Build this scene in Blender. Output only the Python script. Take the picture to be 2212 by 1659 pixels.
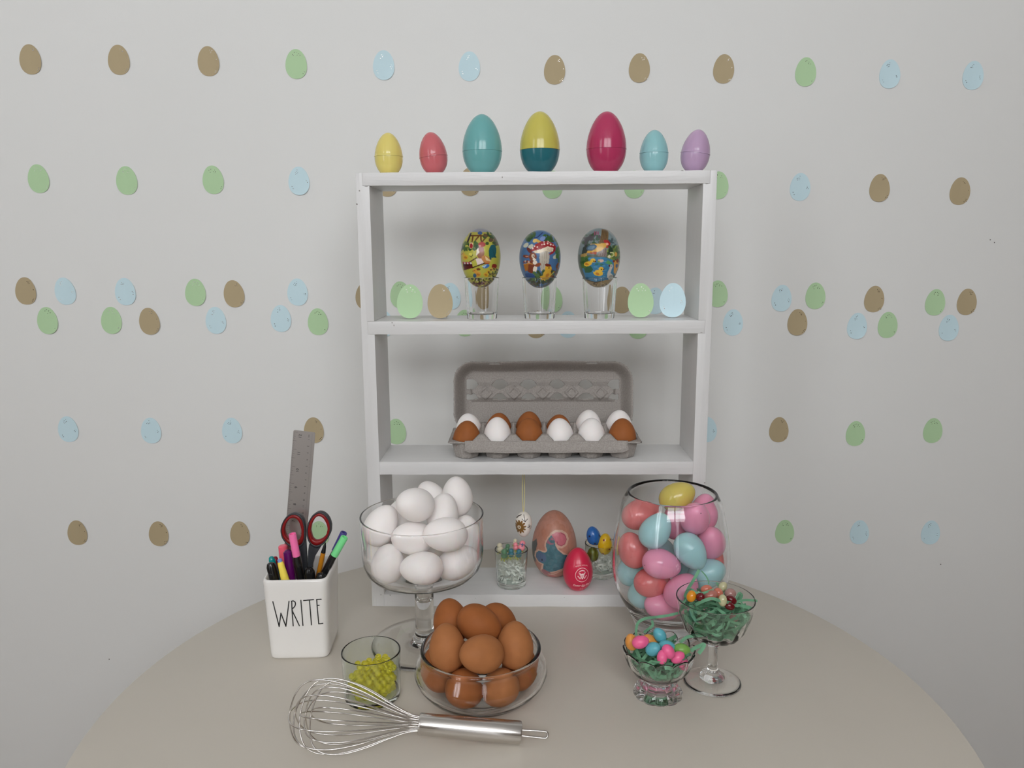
import bpy, bmesh, math, random
import numpy as np
from mathutils import Vector, Matrix

R = math.radians
rng = random.Random(11)
S = bpy.context.scene
COL = S.collection
for o in list(bpy.data.objects):
    bpy.data.objects.remove(o)

# ------------------------------------------------------------------ camera, world, lights, exposure
FPX, YAW, PITCH, ROLL = 1665.07, -0.01689, 0.17070, 0.00565
CAM = np.array([-0.01674, -1.16541, 0.56584])
_F = np.array([math.sin(YAW) * math.cos(PITCH), math.cos(YAW) * math.cos(PITCH), -math.sin(PITCH)])
_r = np.array([math.cos(YAW), -math.sin(YAW), 0.0])
_d = np.cross(_F, _r)
RIGHT = math.cos(ROLL) * _r + math.sin(ROLL) * _d
DOWN = -math.sin(ROLL) * _r + math.cos(ROLL) * _d
cd = bpy.data.cameras.new('camera')
cam = bpy.data.objects.new('camera', cd)
COL.objects.link(cam)
m = Matrix.Identity(4)
for i in range(3):
    m[i][0], m[i][1], m[i][2], m[i][3] = RIGHT[i], -DOWN[i], -_F[i], CAM[i]
cam.matrix_world = m
cd.sensor_fit = 'HORIZONTAL'
cd.sensor_width = 36.0
cd.lens = FPX / 2212 * 36.0
cd.clip_start = 0.02
S.camera = cam

S.view_settings.view_transform = 'Standard'
S.view_settings.look = 'None'
S.view_settings.gamma = 1.0
S.view_settings.use_curve_mapping = False
S.view_settings.exposure = -0.14
S.cycles.use_denoising = True
S.cycles.blur_glossy = 0.0
S.cycles.max_bounces = 28
S.cycles.diffuse_bounces = 5
S.cycles.glossy_bounces = 6
S.cycles.transmission_bounces = 26
S.cycles.transparent_max_bounces = 8

w = bpy.data.worlds.new('sky')
S.world = w
w.use_nodes = True
w.node_tree.nodes['Background'].inputs[0].default_value = (0.75, 0.85, 1.0, 1)
w.node_tree.nodes['Background'].inputs[1].default_value = 0.6

def area(name, loc, direction, sx, sy, power, color):
    l = bpy.data.lights.new(name, 'AREA')
    l.shape = 'RECTANGLE'
    l.size, l.size_y = sx, sy
    l.energy = power
    l.color = color
    o = bpy.data.objects.new(name, l)
    COL.objects.link(o)
    o.location = loc
    o.rotation_euler = Vector(direction).to_track_quat('-Z', 'Y').to_euler()
    return o

WIN_F = (-0.85, 1.15, 1.08, 2.02)      # x0 x1 z0 z1 of the window behind the camera (in wall y = YF)
WIN_L = (-2.35, -1.60, 0.05, 2.02)     # a second one further left in the same wall
DOOR_F = (0.16, 0.42, -0.70, 1.00)     # narrow glazed door under it
YF = -2.60
WIN_R = (0.85, 1.20, 1.35, 2.02)       # y0 y1 z0 z1 of the small window in the right wall
XR = 3.0
DAY = (0.985, 1.0, 1.02)
def front_light(h, power):
    area('window_daylight', ((h[0] + h[1]) / 2, YF - 0.16, (h[2] + h[3]) / 2), (0, 1, -0.22), h[1] - h[0] + 0.1, h[3] - h[2] + 0.1, power, DAY)
front_light(WIN_F, 66.0)
front_light(WIN_L, 26.0)
front_light(DOOR_F, 6.0)
area('side_window_daylight', (XR + 0.16, (WIN_R[0] + WIN_R[1]) / 2, (WIN_R[2] + WIN_R[3]) / 2), (-1, 0, 0),
     WIN_R[1] - WIN_R[0], WIN_R[3] - WIN_R[2], 7.0, (1.0, 0.93, 0.84))

# ------------------------------------------------------------------ pixel <-> room helpers (2212 x 1659 frame)
def ray(x, y):
    return RIGHT * (x - 1106) / FPX + DOWN * (y - 829.5) / FPX + _F
def ony(x, y, Y):
    d = ray(x, y)
    return Vector(CAM + d * (Y - CAM[1]) / d[1])
def onz(x, y, Z):
    d = ray(x, y)
    return Vector(CAM + d * (Z - CAM[2]) / d[2])
WALL0, WALLS = 0.335, 0.045
def onwall(x, y):
    d = ray(x, y)
    t = (WALL0 + WALLS * CAM[0] - CAM[1]) / (d[1] - WALLS * d[0])
    return Vector(CAM + d * t)
def proj(P):
    q = np.array(P) - CAM
    k = q @ _F
    return (1106 + FPX * (q @ RIGHT) / k, 829.5 + FPX * (q @ DOWN) / k, FPX / k)

# ------------------------------------------------------------------ materials
def lin(c):
    c /= 255.0
    return c / 12.92 if c <= 0.04045 else ((c + 0.055) / 1.055) ** 2.4
def rgb(r, g, b, k=1.0):
    return (min(lin(r) * k, 1.0), min(lin(g) * k, 1.0), min(lin(b) * k, 1.0), 1.0)

MATS = {}
def mat(name, color=(0.8, 0.8, 0.8, 1), rough=0.5, metal=0.0, trans=0.0, ior=1.45, spec=0.5, sss=0.0,
        noise=None, bump=None, coat=0.0, attr=None, sssr=(0.01, 0.006, 0.004)):
    """noise = (scale, amount, stretch xyz): colour mottling; bump = (scale, strength, stretch, distance)"""
    if name in MATS:
        return MATS[name]
    M = bpy.data.materials.new(name)
    M.use_nodes = True
    nt = M.node_tree
    b = nt.nodes['Principled BSDF']
    b.inputs['Base Color'].default_value = color
    b.inputs['Roughness'].default_value = rough
    b.inputs['Metallic'].default_value = metal
    b.inputs['Transmission Weight'].default_value = trans
    b.inputs['IOR'].default_value = ior
    b.inputs['Specular IOR Level'].default_value = spec
    b.inputs['Coat Weight'].default_value = coat
    b.inputs['Coat Roughness'].default_value = 0.05
    if sss:
        b.inputs['Subsurface Weight'].default_value = sss
        b.inputs['Subsurface Radius'].default_value = sssr
        b.inputs['Subsurface Scale'].default_value = 1.0
    tc = nt.nodes.new('ShaderNodeTexCoord')
    def tex(scale, stretch, detail=4.0):
        mp = nt.nodes.new('ShaderNodeMapping')
        mp.inputs['Scale'].default_value = stretch
        nt.links.new(tc.outputs['Object'], mp.inputs['Vector'])
        n = nt.nodes.new('ShaderNodeTexNoise')
        n.inputs['Scale'].default_value = scale
        n.inputs['Detail'].default_value = detail
        nt.links.new(mp.outputs[0], n.inputs['Vector'])
        return n
    src = None
    if attr:
        a = nt.nodes.new('ShaderNodeAttribute')
        a.attribute_name = attr
        src = a.outputs['Color']
    if noise:
        sc, amt, st = noise
        n = tex(sc, st)
        mr = nt.nodes.new('ShaderNodeMapRange')
        mr.inputs['From Min'].default_value = 0.3
        mr.inputs['From Max'].default_value = 0.7
        mr.inputs['To Min'].default_value = 1.0 - amt
        mr.inputs['To Max'].default_value = 1.0 + amt
        nt.links.new(n.outputs['Fac'], mr.inputs['Value'])
        mx = nt.nodes.new('ShaderNodeVectorMath')
        mx.operation = 'SCALE'
        if src is not None:
            nt.links.new(src, mx.inputs[0])
        else:
            mx.inputs[0].default_value = color[:3]
        nt.links.new(mr.outputs[0], mx.inputs['Scale'])
        src = mx.outputs[0]
    if src is not None:
        nt.links.new(src, b.inputs['Base Color'])
    if bump:
        sc, strg, st, dist = bump
        n = tex(sc, st, 6.0)
        bp = nt.nodes.new('ShaderNodeBump')
        bp.inputs['Strength'].default_value = strg
        bp.inputs['Distance'].default_value = dist
        nt.links.new(n.outputs['Fac'], bp.inputs['Height'])
        nt.links.new(bp.outputs[0], b.inputs['Normal'])
    MATS[name] = M
    return M

ONE = (1, 1, 1)
mat('wall_paint', (0.79, 0.795, 0.78, 1), 0.7, spec=0.25, noise=(1.2, 0.012, ONE), bump=(420, 0.12, ONE, 0.0006))
mat('room_paint', (0.44, 0.37, 0.30, 1), 0.8)
mat('ceiling_paint', (0.80, 0.80, 0.79, 1), 0.9)
mat('floor_wood', (0.20, 0.13, 0.08, 1), 0.45, noise=(6, 0.25, (1, 12, 1)))
mat('table_paint', (0.590, 0.545, 0.475, 1), 0.33, spec=0.4, noise=(3, 0.02, ONE), bump=(60, 0.05, ONE, 0.0005))
mat('shelf_paint_h', (0.705, 0.70, 0.695, 1), 0.36, noise=(30, 0.016, (0.3, 4, 4)), bump=(90, 0.28, (0.25, 3, 3), 0.0012))
mat('shelf_paint_v', (0.705, 0.70, 0.695, 1), 0.36, noise=(30, 0.016, (4, 4, 0.3)), bump=(90, 0.28, (3, 3, 0.25), 0.0012))
mat('shelf_chip', (0.28, 0.26, 0.24, 1), 0.7)
mat('glass', (1, 1, 1, 1), 0.0, trans=1.0, ior=1.46)
mat('glass_green', (0.93, 0.98, 0.95, 1), 0.0, trans=1.0, ior=1.48)
mat('steel', (0.62, 0.59, 0.56, 1), 0.22, metal=1.0, bump=(300, 0.05, (0.05, 2, 2), 0.0003))
mat('steel_ruler', (0.50, 0.47, 0.45, 1), 0.38, metal=0.85, bump=(500, 0.1, (3, 3, 0.05), 0.0002))
mat('wire', (0.66, 0.63, 0.60, 1), 0.16, metal=1.0)
mat('ink_black', (0.012, 0.012, 0.012, 1), 0.4)
mat('ink_grey', (0.10, 0.09, 0.085, 1), 0.5)
mat('ceramic', (0.84, 0.82, 0.79, 1), 0.09, coat=0.4)
mat('shell_white', (0.93, 0.885, 0.865, 1), 0.5, sss=0.15, noise=(40, 0.012, ONE), bump=(900, 0.10, ONE, 0.0003))
mat('shell_brown', (0.335, 0.112, 0.034, 1), 0.55, spec=0.16, noise=(70, 0.06, ONE), bump=(900, 0.10, ONE, 0.0003))
mat('shell_tan', (0.400, 0.158, 0.058, 1), 0.55, spec=0.16, noise=(70, 0.06, ONE), bump=(900, 0.10, ONE, 0.0003))
mat('pulp', (0.37, 0.34, 0.315, 1), 0.9, spec=0.1, noise=(500, 0.16, ONE), bump=(700, 0.6, ONE, 0.0010))
mat('foil', (0.20, 0.19, 0.18, 1), 0.22, metal=1.0)
mat('card_tan', rgb(158, 144, 116, 1.38), 0.75, spec=0.2)
mat('card_green', rgb(160, 188, 150, 1.38), 0.75, spec=0.2)
mat('card_blue', rgb(178, 200, 207, 1.38), 0.75, spec=0.2)
mat('paper_white', (0.84, 0.83, 0.80, 1), 0.8)
mat('grass_green', rgb(90, 134, 105, 1.42), 0.6, spec=0.3, sss=0.0, noise=(60, 0.22, ONE))
mat('water_bead', (0.86, 0.80, 0.10, 1), 0.02, trans=0.80, ior=1.34, sss=0.0)
def plastic(name, c, rough=0.16, sss=0.12):
    l_ = .25 * c[0] + .6 * c[1] + .15 * c[2]
    c = tuple(q * .88 + l_ * .12 for q in c[:3]) + (1,)
    return mat(name, c, rough, sss=sss, spec=0.5)
K = 1.28
plastic('pl_yellow', rgb(206, 190, 92, K)); plastic('pl_coral', rgb(190, 92, 98, K)); plastic('pl_teal', rgb(92, 158, 158, K))
plastic('pl_lime', rgb(182, 172, 62, K)); plastic('pl_petrol', rgb(26, 98, 108, K)); plastic('pl_magenta', rgb(168, 40, 84, K))
plastic('pl_aqua', rgb(126, 178, 182, K)); plastic('pl_lilac', rgb(172, 142, 174, K))
KV = 1.30
plastic('vs_yellow', rgb(186, 168, 70, KV)); plastic('vs_coral', rgb(196, 100, 100, KV)); plastic('vs_blue', rgb(130, 170, 174, KV * 1.22)); plastic('vs_pink', rgb(192, 120, 148, KV * 1.22))
mat('hole_dark', (0.03, 0.03, 0.03, 1), 0.6)

# ------------------------------------------------------------------ object helpers
def tag(o, label=None, cat=None, group=None, kind=None):
    if label: o['label'] = label
    if cat: o['category'] = cat
    if group: o['group'] = group
    if kind: o['kind'] = kind
    return o
def thing(name, label, cat, loc=(0, 0, 0), group=None):
    o = bpy.data.objects.new(name, None)
    COL.objects.link(o)
    o.location = loc
    o.empty_display_size = 0.02
    return tag(o, label, cat, group)
def mesh(name, verts, faces, material, smooth=True, sharp=None, recalc=False):
    me = bpy.data.meshes.new(name)
    me.from_pydata([tuple(v) for v in verts], [], [tuple(f) for f in faces])
    if recalc:
        bm = bmesh.new(); bm.from_mesh(me)
        bmesh.ops.recalc_face_normals(bm, faces=bm.faces)
        bm.to_mesh(me); bm.free()
    if smooth:
        me.polygons.foreach_set('use_smooth', [True] * len(me.polygons))
        if sharp:
            me.set_sharp_from_angle(angle=R(sharp))
    me.materials.append(MATS[material] if isinstance(material, str) else material)
    me.update()
    return me
def link(name, me, parent=None, loc=(0, 0, 0), rot=None):
    o = bpy.data.objects.new(name, me)
    COL.objects.link(o)
    if parent is not None:
        o.parent = parent
    o.location = loc
    if rot is not None:
        if isinstance(rot, Matrix):
            o.rotation_mode = 'QUATERNION'
            o.rotation_quaternion = rot.to_quaternion()
        else:
            o.rotation_euler = rot
    return o
def part(name, parent, verts, faces, material, **kw):
    return link(name, mesh(name, verts, faces, material, **kw), parent)
class MB:
    """collects vertices and faces of one mesh"""
    def __init__(s): s.v, s.f = [], []
    def add(s, v, f):
        n = len(s.v)
        s.v += [tuple(p) for p in v]
        s.f += [tuple(i + n for i in q) for q in f]
        return s
    def obj(s, name, material, parent=None, **kw):
        return link(name, mesh(name, s.v, s.f, material, **kw), parent)
def box(x0, x1, y0, y1, z0, z1):
    v = [(x, y, z) for z in (z0, z1) for y in (y0, y1) for x in (x0, x1)]
    return v, [(0, 2, 3, 1), (4, 5, 7, 6), (0, 1, 5, 4), (2, 6, 7, 3), (0, 4, 6, 2), (1, 3, 7, 5)]
def bevelled(me, w=0.001, seg=2):
    bm = bmesh.new(); bm.from_mesh(me)
    bmesh.ops.bevel(bm, geom=[e for e in bm.edges if e.calc_face_angle(0) > 0.5], offset=w, segments=seg, affect='EDGES', profile=0.6)
    bm.to_mesh(me); bm.free()
    me.polygons.foreach_set('use_smooth', [True] * len(me.polygons))
    me.set_sharp_from_angle(angle=R(50))
    return me
def lathe(prof, n=64, mod=None):
    """prof: (r, z) from axis to axis; r == 0 makes a pole. mod(i, theta, r, z) -> (r, z)"""
    v, f, rings = [], [], []
    for i, (r, z) in enumerate(prof):
        if r <= 1e-9:
            v.append((0, 0, z)); rings.append([len(v) - 1])
        else:
            ring = []
            for k in range(n):
                t = 2 * math.pi * k / n
                rr, zz = mod(i, t, r, z) if mod else (r, z)
                v.append((rr * math.cos(t), rr * math.sin(t), zz)); ring.append(len(v) - 1)
            rings.append(ring)
    for a, b in zip(rings, rings[1:]):
        if len(a) == 1 and len(b) == 1: continue
        for k in range(n):
            k2 = (k + 1) % n
            if len(a) == 1: f.append((a[0], b[k2], b[k]))
            elif len(b) == 1: f.append((a[k], a[k2], b[0]))
            else: f.append((a[k], a[k2], b[k2], b[k]))
    return v, f
def catmull(pts, n=8, closed=False):
    pts = [Vector(p) for p in pts]
    out, N = [], len(pts)
    for i in range(N if closed else N - 1):
        g = (lambda j: pts[j % N]) if closed else (lambda j: pts[min(max(j, 0), N - 1)])
        p0, p1, p2, p3 = g(i - 1), g(i), g(i + 1), g(i + 2)
        for k in range(n):
            t = k / n
            out.append(0.5 * ((2 * p1) + (p2 - p0) * t + (2 * p0 - 5 * p1 + 4 * p2 - p3) * t * t + (3 * p1 - p0 - 3 * p2 + p3) * t ** 3))
    if not closed: out.append(pts[-1])
    return out
def tube(pts, r, n=8, cap=True, closed=False):
    """r: radius or list of radii"""
    pts = [Vector(p) for p in pts]
    N = len(pts)
    rad = r if isinstance(r, (list, tuple)) else [r] * N
    v, f = [], []
    up = None
    for i, p in enumerate(pts):
        a = pts[(i - 1) % N] if closed else pts[max(i - 1, 0)]
        b = pts[(i + 1) % N] if closed else pts[min(i + 1, N - 1)]
        t = (b - a).normalized() if (b - a).length > 1e-9 else Vector((0, 0, 1))
        if up is None:
            up = t.orthogonal().normalized()
        up = (up - t * up.dot(t))
        up = up.normalized() if up.length > 1e-6 else t.orthogonal().normalized()
        s = t.cross(up)
        for k in range(n):
            an = 2 * math.pi * k / n
            v.append(p + (up * math.cos(an) + s * math.sin(an)) * rad[i])
    for i in range(N if closed else N - 1):
        j = (i + 1) % N
        for k in range(n):
            k2 = (k + 1) % n
            f.append((i * n + k, i * n + k2, j * n + k2, j * n + k))
    if cap and not closed:
        f.append(tuple(reversed(range(n)))); f.append(tuple(range((N - 1) * n, N * n)))
    return v, f
def ribbon(pts, w, nrm=None, thick=0.0):
    """a flat strip along pts, width w"""
    pts = [Vector(p) for p in pts]
    v, f = [], []
    prev = None
    for i, p in enumerate(pts):
        t = (pts[min(i + 1, len(pts) - 1)] - pts[max(i - 1, 0)])
        t = t.normalized() if t.length > 1e-9 else Vector((1, 0, 0))
        s = (nrm if nrm else Vector((0.2, -1, 0.4))).cross(t)
        if s.length < 1e-4: s = t.orthogonal()
        s.normalize()
        if prev and s.dot(prev) < 0: s = -s
        prev = s
        v += [p - s * w / 2, p + s * w / 2]
    for i in range(len(pts) - 1):
        f.append((2 * i, 2 * i + 1, 2 * i + 3, 2 * i + 2))
    return v, f
def lip(rc_, zc_, rad, n=9, a0=0.0, a1=180.0):
    """rounded lip of a glass wall, from the outer side over the top to the inner side"""
    return [(rc_ + rad * math.cos(R(a0 + (a1 - a0) * k / (n - 1))), zc_ + rad * math.sin(R(a0 + (a1 - a0) * k / (n - 1)))) for k in range(n)]
def ztrack(axis, roll=0.0):
    return Vector(axis).to_track_quat('Z', 'Y').to_matrix() @ Matrix.Rotation(roll, 3, 'Z')
def text_mesh(body, size, spacing=1.0, shear=0.0, align='CENTER'):
    cu = bpy.data.curves.new('t', 'FONT')
    cu.body = body; cu.size = size; cu.space_character = spacing; cu.shear = shear
    cu.align_x = align; cu.align_y = 'CENTER'; cu.resolution_u = 3
    ob = bpy.data.objects.new('t', cu)
    me = bpy.data.meshes.new_from_object(ob)
    v = [tuple(x.co) for x in me.vertices]; f = [tuple(p.vertices) for p in me.polygons]
    bpy.data.objects.remove(ob); bpy.data.curves.remove(cu); bpy.data.meshes.remove(me)
    return v, f
def stroke2d(pts, w):
    """flat 2-D strokes: list of (x, y) -> quads with round-ish ends, as 2-D verts"""
    v, f = [], []
    for i, p in enumerate(pts):
        a, b = Vector(pts[max(i - 1, 0)]), Vector(pts[min(i + 1, len(pts) - 1)])
        t = (b - a).normalized()
        n = Vector((-t.y, t.x)) * w / 2
        p = Vector(p)
        v += [(p.x - n.x, p.y - n.y), (p.x + n.x, p.y + n.y)]
    for i in range(len(pts) - 1):
        f.append((2 * i, 2 * i + 1, 2 * i + 3, 2 * i + 2))
    return v, f
def egg_prof(L, W, n=24, k=0.13, t0=0.0, t1=math.pi):
    """(r, z) from blunt bottom to pointed top, centred"""
    mx = max((math.sin(t) * (1 + k * math.cos(t))) for t in [math.pi * i / 200 for i in range(201)])
    out = []
    for i in range(n + 1):
        t = t0 + (t1 - t0) * i / n
        r = W / 2 * math.sin(t) * (1 + k * math.cos(t)) / mx
        out.append((0.0 if r < 1e-6 else r, -L / 2 * math.cos(t)))
    return out
def egg_r(L, W, z, k=0.13):
    c = max(-1.0, min(1.0, -2 * z / L))
    t = math.acos(c)
    mx = max((math.sin(t) * (1 + k * math.cos(t))) for t in [math.pi * i / 200 for i in range(201)])
    return W / 2 * math.sin(t) * (1 + k * math.cos(t)) / mx

# ------------------------------------------------------------------ the room
def structure(o):
    o['kind'] = 'structure'
    return o
XL, ZF, ZC = -3.3, -0.745, 2.20
XB = 1.60                                # the back wall ends here, an alcove goes on behind it
YA = 1.6
def slab(name, x0, x1, y0, y1, z0, z1, m):
    v, f = box(x0, x1, y0, y1, z0, z1)
    return structure(link(name, mesh(name, v, f, m, smooth=False)))
wl = lambda x: WALL0 + WALLS * x
v = [(XL - .1, wl(XL - .1), ZF), (XB, wl(XB), ZF), (XB, wl(XB) + .12, ZF), (XL - .1, wl(XL - .1) + .12, ZF)]
v += [(a, b, ZC) for a, b, c in v]
structure(link('wall_back', mesh('wall_back', v, [(0, 1, 5, 4), (1, 2, 6, 5), (2, 3, 7, 6), (3, 0, 4, 7), (3, 2, 1, 0), (4, 5, 6, 7)], 'wall_paint', smooth=False)))
slab('floor', XL - .1, XR + .1, YF - .1, YA + .1, ZF - .06, ZF, 'floor_wood')
slab('ceiling', XL - .1, XR + .1, YF - .1, YA + .1, ZC, ZC + .06, 'ceiling_paint')
slab('wall_left', XL - .1, XL, YF - .1, .40, ZF, ZC, 'room_paint')
slab('wall_alcove', XB - .12, XR + .1, YA, YA + .1, ZF, ZC, 'room_paint')
slab('wall_alcove', XB - .12, XB, wl(XB) + .12, YA, ZF, ZC, 'room_paint')
# walls with an opening, as one mesh each
def wall_with_hole(name, frame, a0, a1, h):
    b = MB()
    u = a0
    for k in h:
        for u0, u1, z0, z1 in ((u, k[0], ZF, ZC), (k[0], k[1], ZF, k[2]), (k[0], k[1], k[3], ZC)):
            b.add(*box(*frame(u0, u1), z0, z1))
        u = k[1]
    b.add(*box(*frame(u, a1), ZF, ZC))
    return structure(b.obj(name, 'room_paint', smooth=False))
b = MB()
fwall = lambda u0, u1, z0, z1: b.add(*box(u0, u1, YF - .1, YF, z0, z1))
fwall(XL, WIN_L[0], ZF, ZC); fwall(WIN_L[0], WIN_L[1], ZF, WIN_L[2]); fwall(WIN_L[0], WIN_L[1], WIN_L[3], ZC)
fwall(WIN_L[1], WIN_F[0], ZF, ZC); fwall(WIN_F[0], WIN_F[1], WIN_F[3], ZC); fwall(WIN_F[1], XR, ZF, ZC)
fwall(WIN_F[0], DOOR_F[0], ZF, WIN_F[2]); fwall(DOOR_F[1], WIN_F[1], ZF, WIN_F[2]); fwall(DOOR_F[0], DOOR_F[1], ZF, DOOR_F[2]); fwall(DOOR_F[0], DOOR_F[1], DOOR_F[3], WIN_F[2])
structure(b.obj('wall_front', 'room_paint', smooth=False))
wall_with_hole('wall_right', lambda u0, u1: (XR, XR + .1, u0, u1), YF - .1, YA + .1, (WIN_R,))
def window(name, to3, h, bars):
    a0, a1, z0, z1 = h
    fr = MB()
    tkn = 0.045
    for u0, u1, q0, q1 in ((a0, a0 + tkn, z0, z1), (a1 - tkn, a1, z0, z1), (a0, a1, z0, z0 + tkn), (a0, a1, z1 - tkn, z1)):
        fr.add(*to3(u0, u1, q0, q1, -.07, .012))
    root = structure(fr.obj(name, 'ceiling_paint', smooth=False))
    for u0, u1, q0, q1 in bars:
        part('mullion', root, *to3(u0, u1, q0, q1, -.05, -.01), 'ceiling_paint', smooth=False)
    return root
xm = 0.05
window('window_1', lambda u0, u1, q0, q1, d0, d1: box(u0, u1, YF + d0, YF + d1, q0, q1), WIN_F,
       [(xm - .05, xm + .05, WIN_F[2], WIN_F[3]), (WIN_F[0], WIN_F[1], 1.58, 1.61)])
window('door_1', lambda u0, u1, q0, q1, d0, d1: box(u0, u1, YF + d0, YF + d1, q0, q1), DOOR_F, [(.275, .315, DOOR_F[2], DOOR_F[3])])
window('window_3', lambda u0, u1, q0, q1, d0, d1: box(u0, u1, YF + d0, YF + d1, q0, q1), WIN_L,
       [((WIN_L[0] + WIN_L[1]) / 2 - .04, (WIN_L[0] + WIN_L[1]) / 2 + .04, WIN_L[2], WIN_L[3])])
window('window_2', lambda u0, u1, q0, q1, d0, d1: box(XR - d1, XR - d0, u0, u1, q0, q1), WIN_R,
       [(WIN_R[0], WIN_R[1], 1.66, 1.69)])
# small scuffs on the back wall: two nail holes right of the shelf, one far left below
for i, (px, py) in enumerate(((2139, 518), (2148, 524), (236, 1424), (2032, 1219))):
    P = onwall(px, py)
    v, f = lathe([(0, 0), (0.0011, 0.0002), (0.0011, -0.0004), (0, -0.0004)], 10)
    structure(link('wall_nail_hole', mesh('nail_hole', v, f, 'ink_grey'), None, P - Vector((0, .0002, 0)), (R(90), 0, 0)))

# ------------------------------------------------------------------ the round table
TC = (-0.0214, -0.2763)
tb = thing('round_table', 'round off-white painted table with a smooth matte top standing close to the wall', 'table', (TC[0], TC[1], 0))
TR = 0.5263
v, f = lathe([(0, 0), (TR - .004, 0), (TR - .0012, -.0012), (TR, -.004), (TR, -.022), (TR - .003, -.026), (0, -.026)], 160)
part('tabletop', tb, v, f, 'table_paint', sharp=40, recalc=True)
v, f = lathe([(0, -.0262), (.11, -.0262), (.11, -.045), (.055, -.06), (.042, -.12), (.042, -.60), (.06, -.66), (.06, -.69), (0, -.69)], 40)
part('pedestal', tb, v, f, 'table_paint', sharp=40, recalc=True)
v, f = lathe([(0, -.6902), (.06, -.6902), (.29, -.725), (.30, -.735), (.30, ZF), (0, ZF)], 64)
part('base', tb, v, f, 'table_paint', sharp=40, recalc=True)

# ------------------------------------------------------------------ the white shelf unit
HW, T, D = 0.265, 0.020, 0.1087
BZ = [(0.0, 0.0204), (0.2209, 0.2414), (0.4417, 0.4616), (0.6618, 0.6807)]
NOTCH = 0.0103
sh = thing('display_shelf', 'white-painted open wooden shelf unit with brush marks standing on the round table', 'shelf', (0, 0, 0))
def extr(poly, y0, y1):
    n = len(poly)
    v = [(x, y0, z) for x, z in poly] + [(x, y1, z) for x, z in poly]
    f = [tuple(range(n)), tuple(reversed(range(n, 2 * n)))]
    f += [(i, i + n, (i + 1) % n + n, (i + 1) % n) for i in range(n)]
    return v, f
for s in (-1, 1):
    xo, xi = s * HW, s * (HW - T)
    xn = s * (HW - T + NOTCH)
    poly = [(xo, 0), (xi, 0)]
    for z0, z1 in BZ[2:3]:
        poly += [(xi, z0 - .0001), (xn, z0 - .0001), (xn, z1 + .0001), (xi, z1 + .0001)]
    poly += [(xi, BZ[3][0] - .0001), (xn, BZ[3][0] - .0001), (xn, BZ[3][1]), (xo, BZ[3][1])]
    v, f = extr(poly, 0.0002, D)
    me = mesh('side_panel', v, f, 'shelf_paint_v', smooth=False, recalc=True)
    link('side_panel', bevelled(me, 0.0008, 2), sh)
for i, (z0, z1) in enumerate(BZ):
    nx = 60
    L = HW - T + (NOTCH - 0.0001 if i > 1 else 0.0)
    bm = bmesh.new()
    v, f = box(-L, L, 0 if i > 1 else .0002, D, z0, z1)
    me = mesh('shelf_board', v, f, 'shelf_paint_h', smooth=False, recalc=True)
    bm.from_mesh(me)
    lng = [e for e in bm.edges if abs(e.verts[0].co.x - e.verts[1].co.x) > 0.1]
    bmesh.ops.subdivide_edges(bm, edges=lng, cuts=nx, use_grid_fill=True)
    for q in bm.verts:                                  # hand-painted, slightly uneven front edges
        if q.co.y < 0.001 and abs(q.co.x) < HW - T - .004:
            q.co.z += 0.0002 * math.sin(q.co.x * 71 + i * 2 + q.co.z * 900) + rng.uniform(-.00012, .00012)
    bm.to_mesh(me); bm.free()
    link('shelf_board', bevelled(me, 0.0006 if i > 1 else 0.0003, 2), sh)
chips = MB()
for px, py, sx, sz in ((776.5, 412, .0010, .0010), (771, 441, .0012, .0014), (791, 402.2, .0028, .0004), (1527, 397, .0022, .0004), (1474, 368.5, .0020, .0005),
                       (1480, 396.5, .0012, .0004), (1085, 383, .0006, .0012), (823, 1284.6, .0011, .0006), (843, 1285.4, .0010, .0008), (847, 697, .0008, .0012),
                       (851, 703, .0006, .0014), (1515, 718.5, .0016, .0004), (1027, 1292, .0005, .0005), (1219, 1291, .0006, .0005), (1522, 1043, .0016, .0010)):
    P = ony(px, py, 0.0)
    n = 10
    vv = [(P.x, -.0004, P.z)] + [(P.x + sx * math.cos(2 * math.pi * k / n) * rng.uniform(.7, 1.2), -.00035, P.z + sz * math.sin(2 * math.pi * k / n) * rng.uniform(.7, 1.2)) for k in range(n)]
    chips.add(vv, [(0, 1 + k, 1 + (k + 1) % n) for k in range(n)])
tag(chips.obj('paint_chips', 'shelf_chip', sh, smooth=False), 'small dark chips in the white paint', kind='stuff')

# ------------------------------------------------------------------ paper egg cut-outs
CW, CH = 0.0392, 0.0517
_k = 0.13
_mx = max(math.sin(t) * (1 + _k * math.cos(t)) for t in [math.pi * i / 200 for i in range(201)])
def outline(t):                                     # t 0..2pi, 0 = bottom; slightly squarish egg
    a = t if t <= math.pi else 2 * math.pi - t
    r = CW / 2 * (math.sin(a) ** 0.92) * (1 + _k * math.cos(a)) / _mx
    return (r if t <= math.pi else -r, -CH / 2 * math.cos(a))
DOTS = {'tan': [(.004, .0185), (.0062, .0165), (.0085, .0180), (.0058, .0145), (.0078, .0150), (.0145, -.0150), (.0125, -.0172), (.0150, -.0185), (.0110, -.0195), (.0155, .0020)],
        'green': [(-.0052, .0170), (-.0022, .0192), (.0012, .0200), (.0045, .0178), (-.0038, .0142), (.0030, .0145), (.0070, .0146), (.0140, -.0135), (.0128, -.0160)],
        'blue': [(-.0018, .0195), (-.0045, .0172), (-.0012, .0160), (-.0062, .0145), (-.0030, .0140), (-.0052, .0120), (.0132, .0000), (.0150, -.0028), (.0126, -.0032), (-.0128, -.0105), (-.0112, -.0140), (.0140, -.0055)]}
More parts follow.
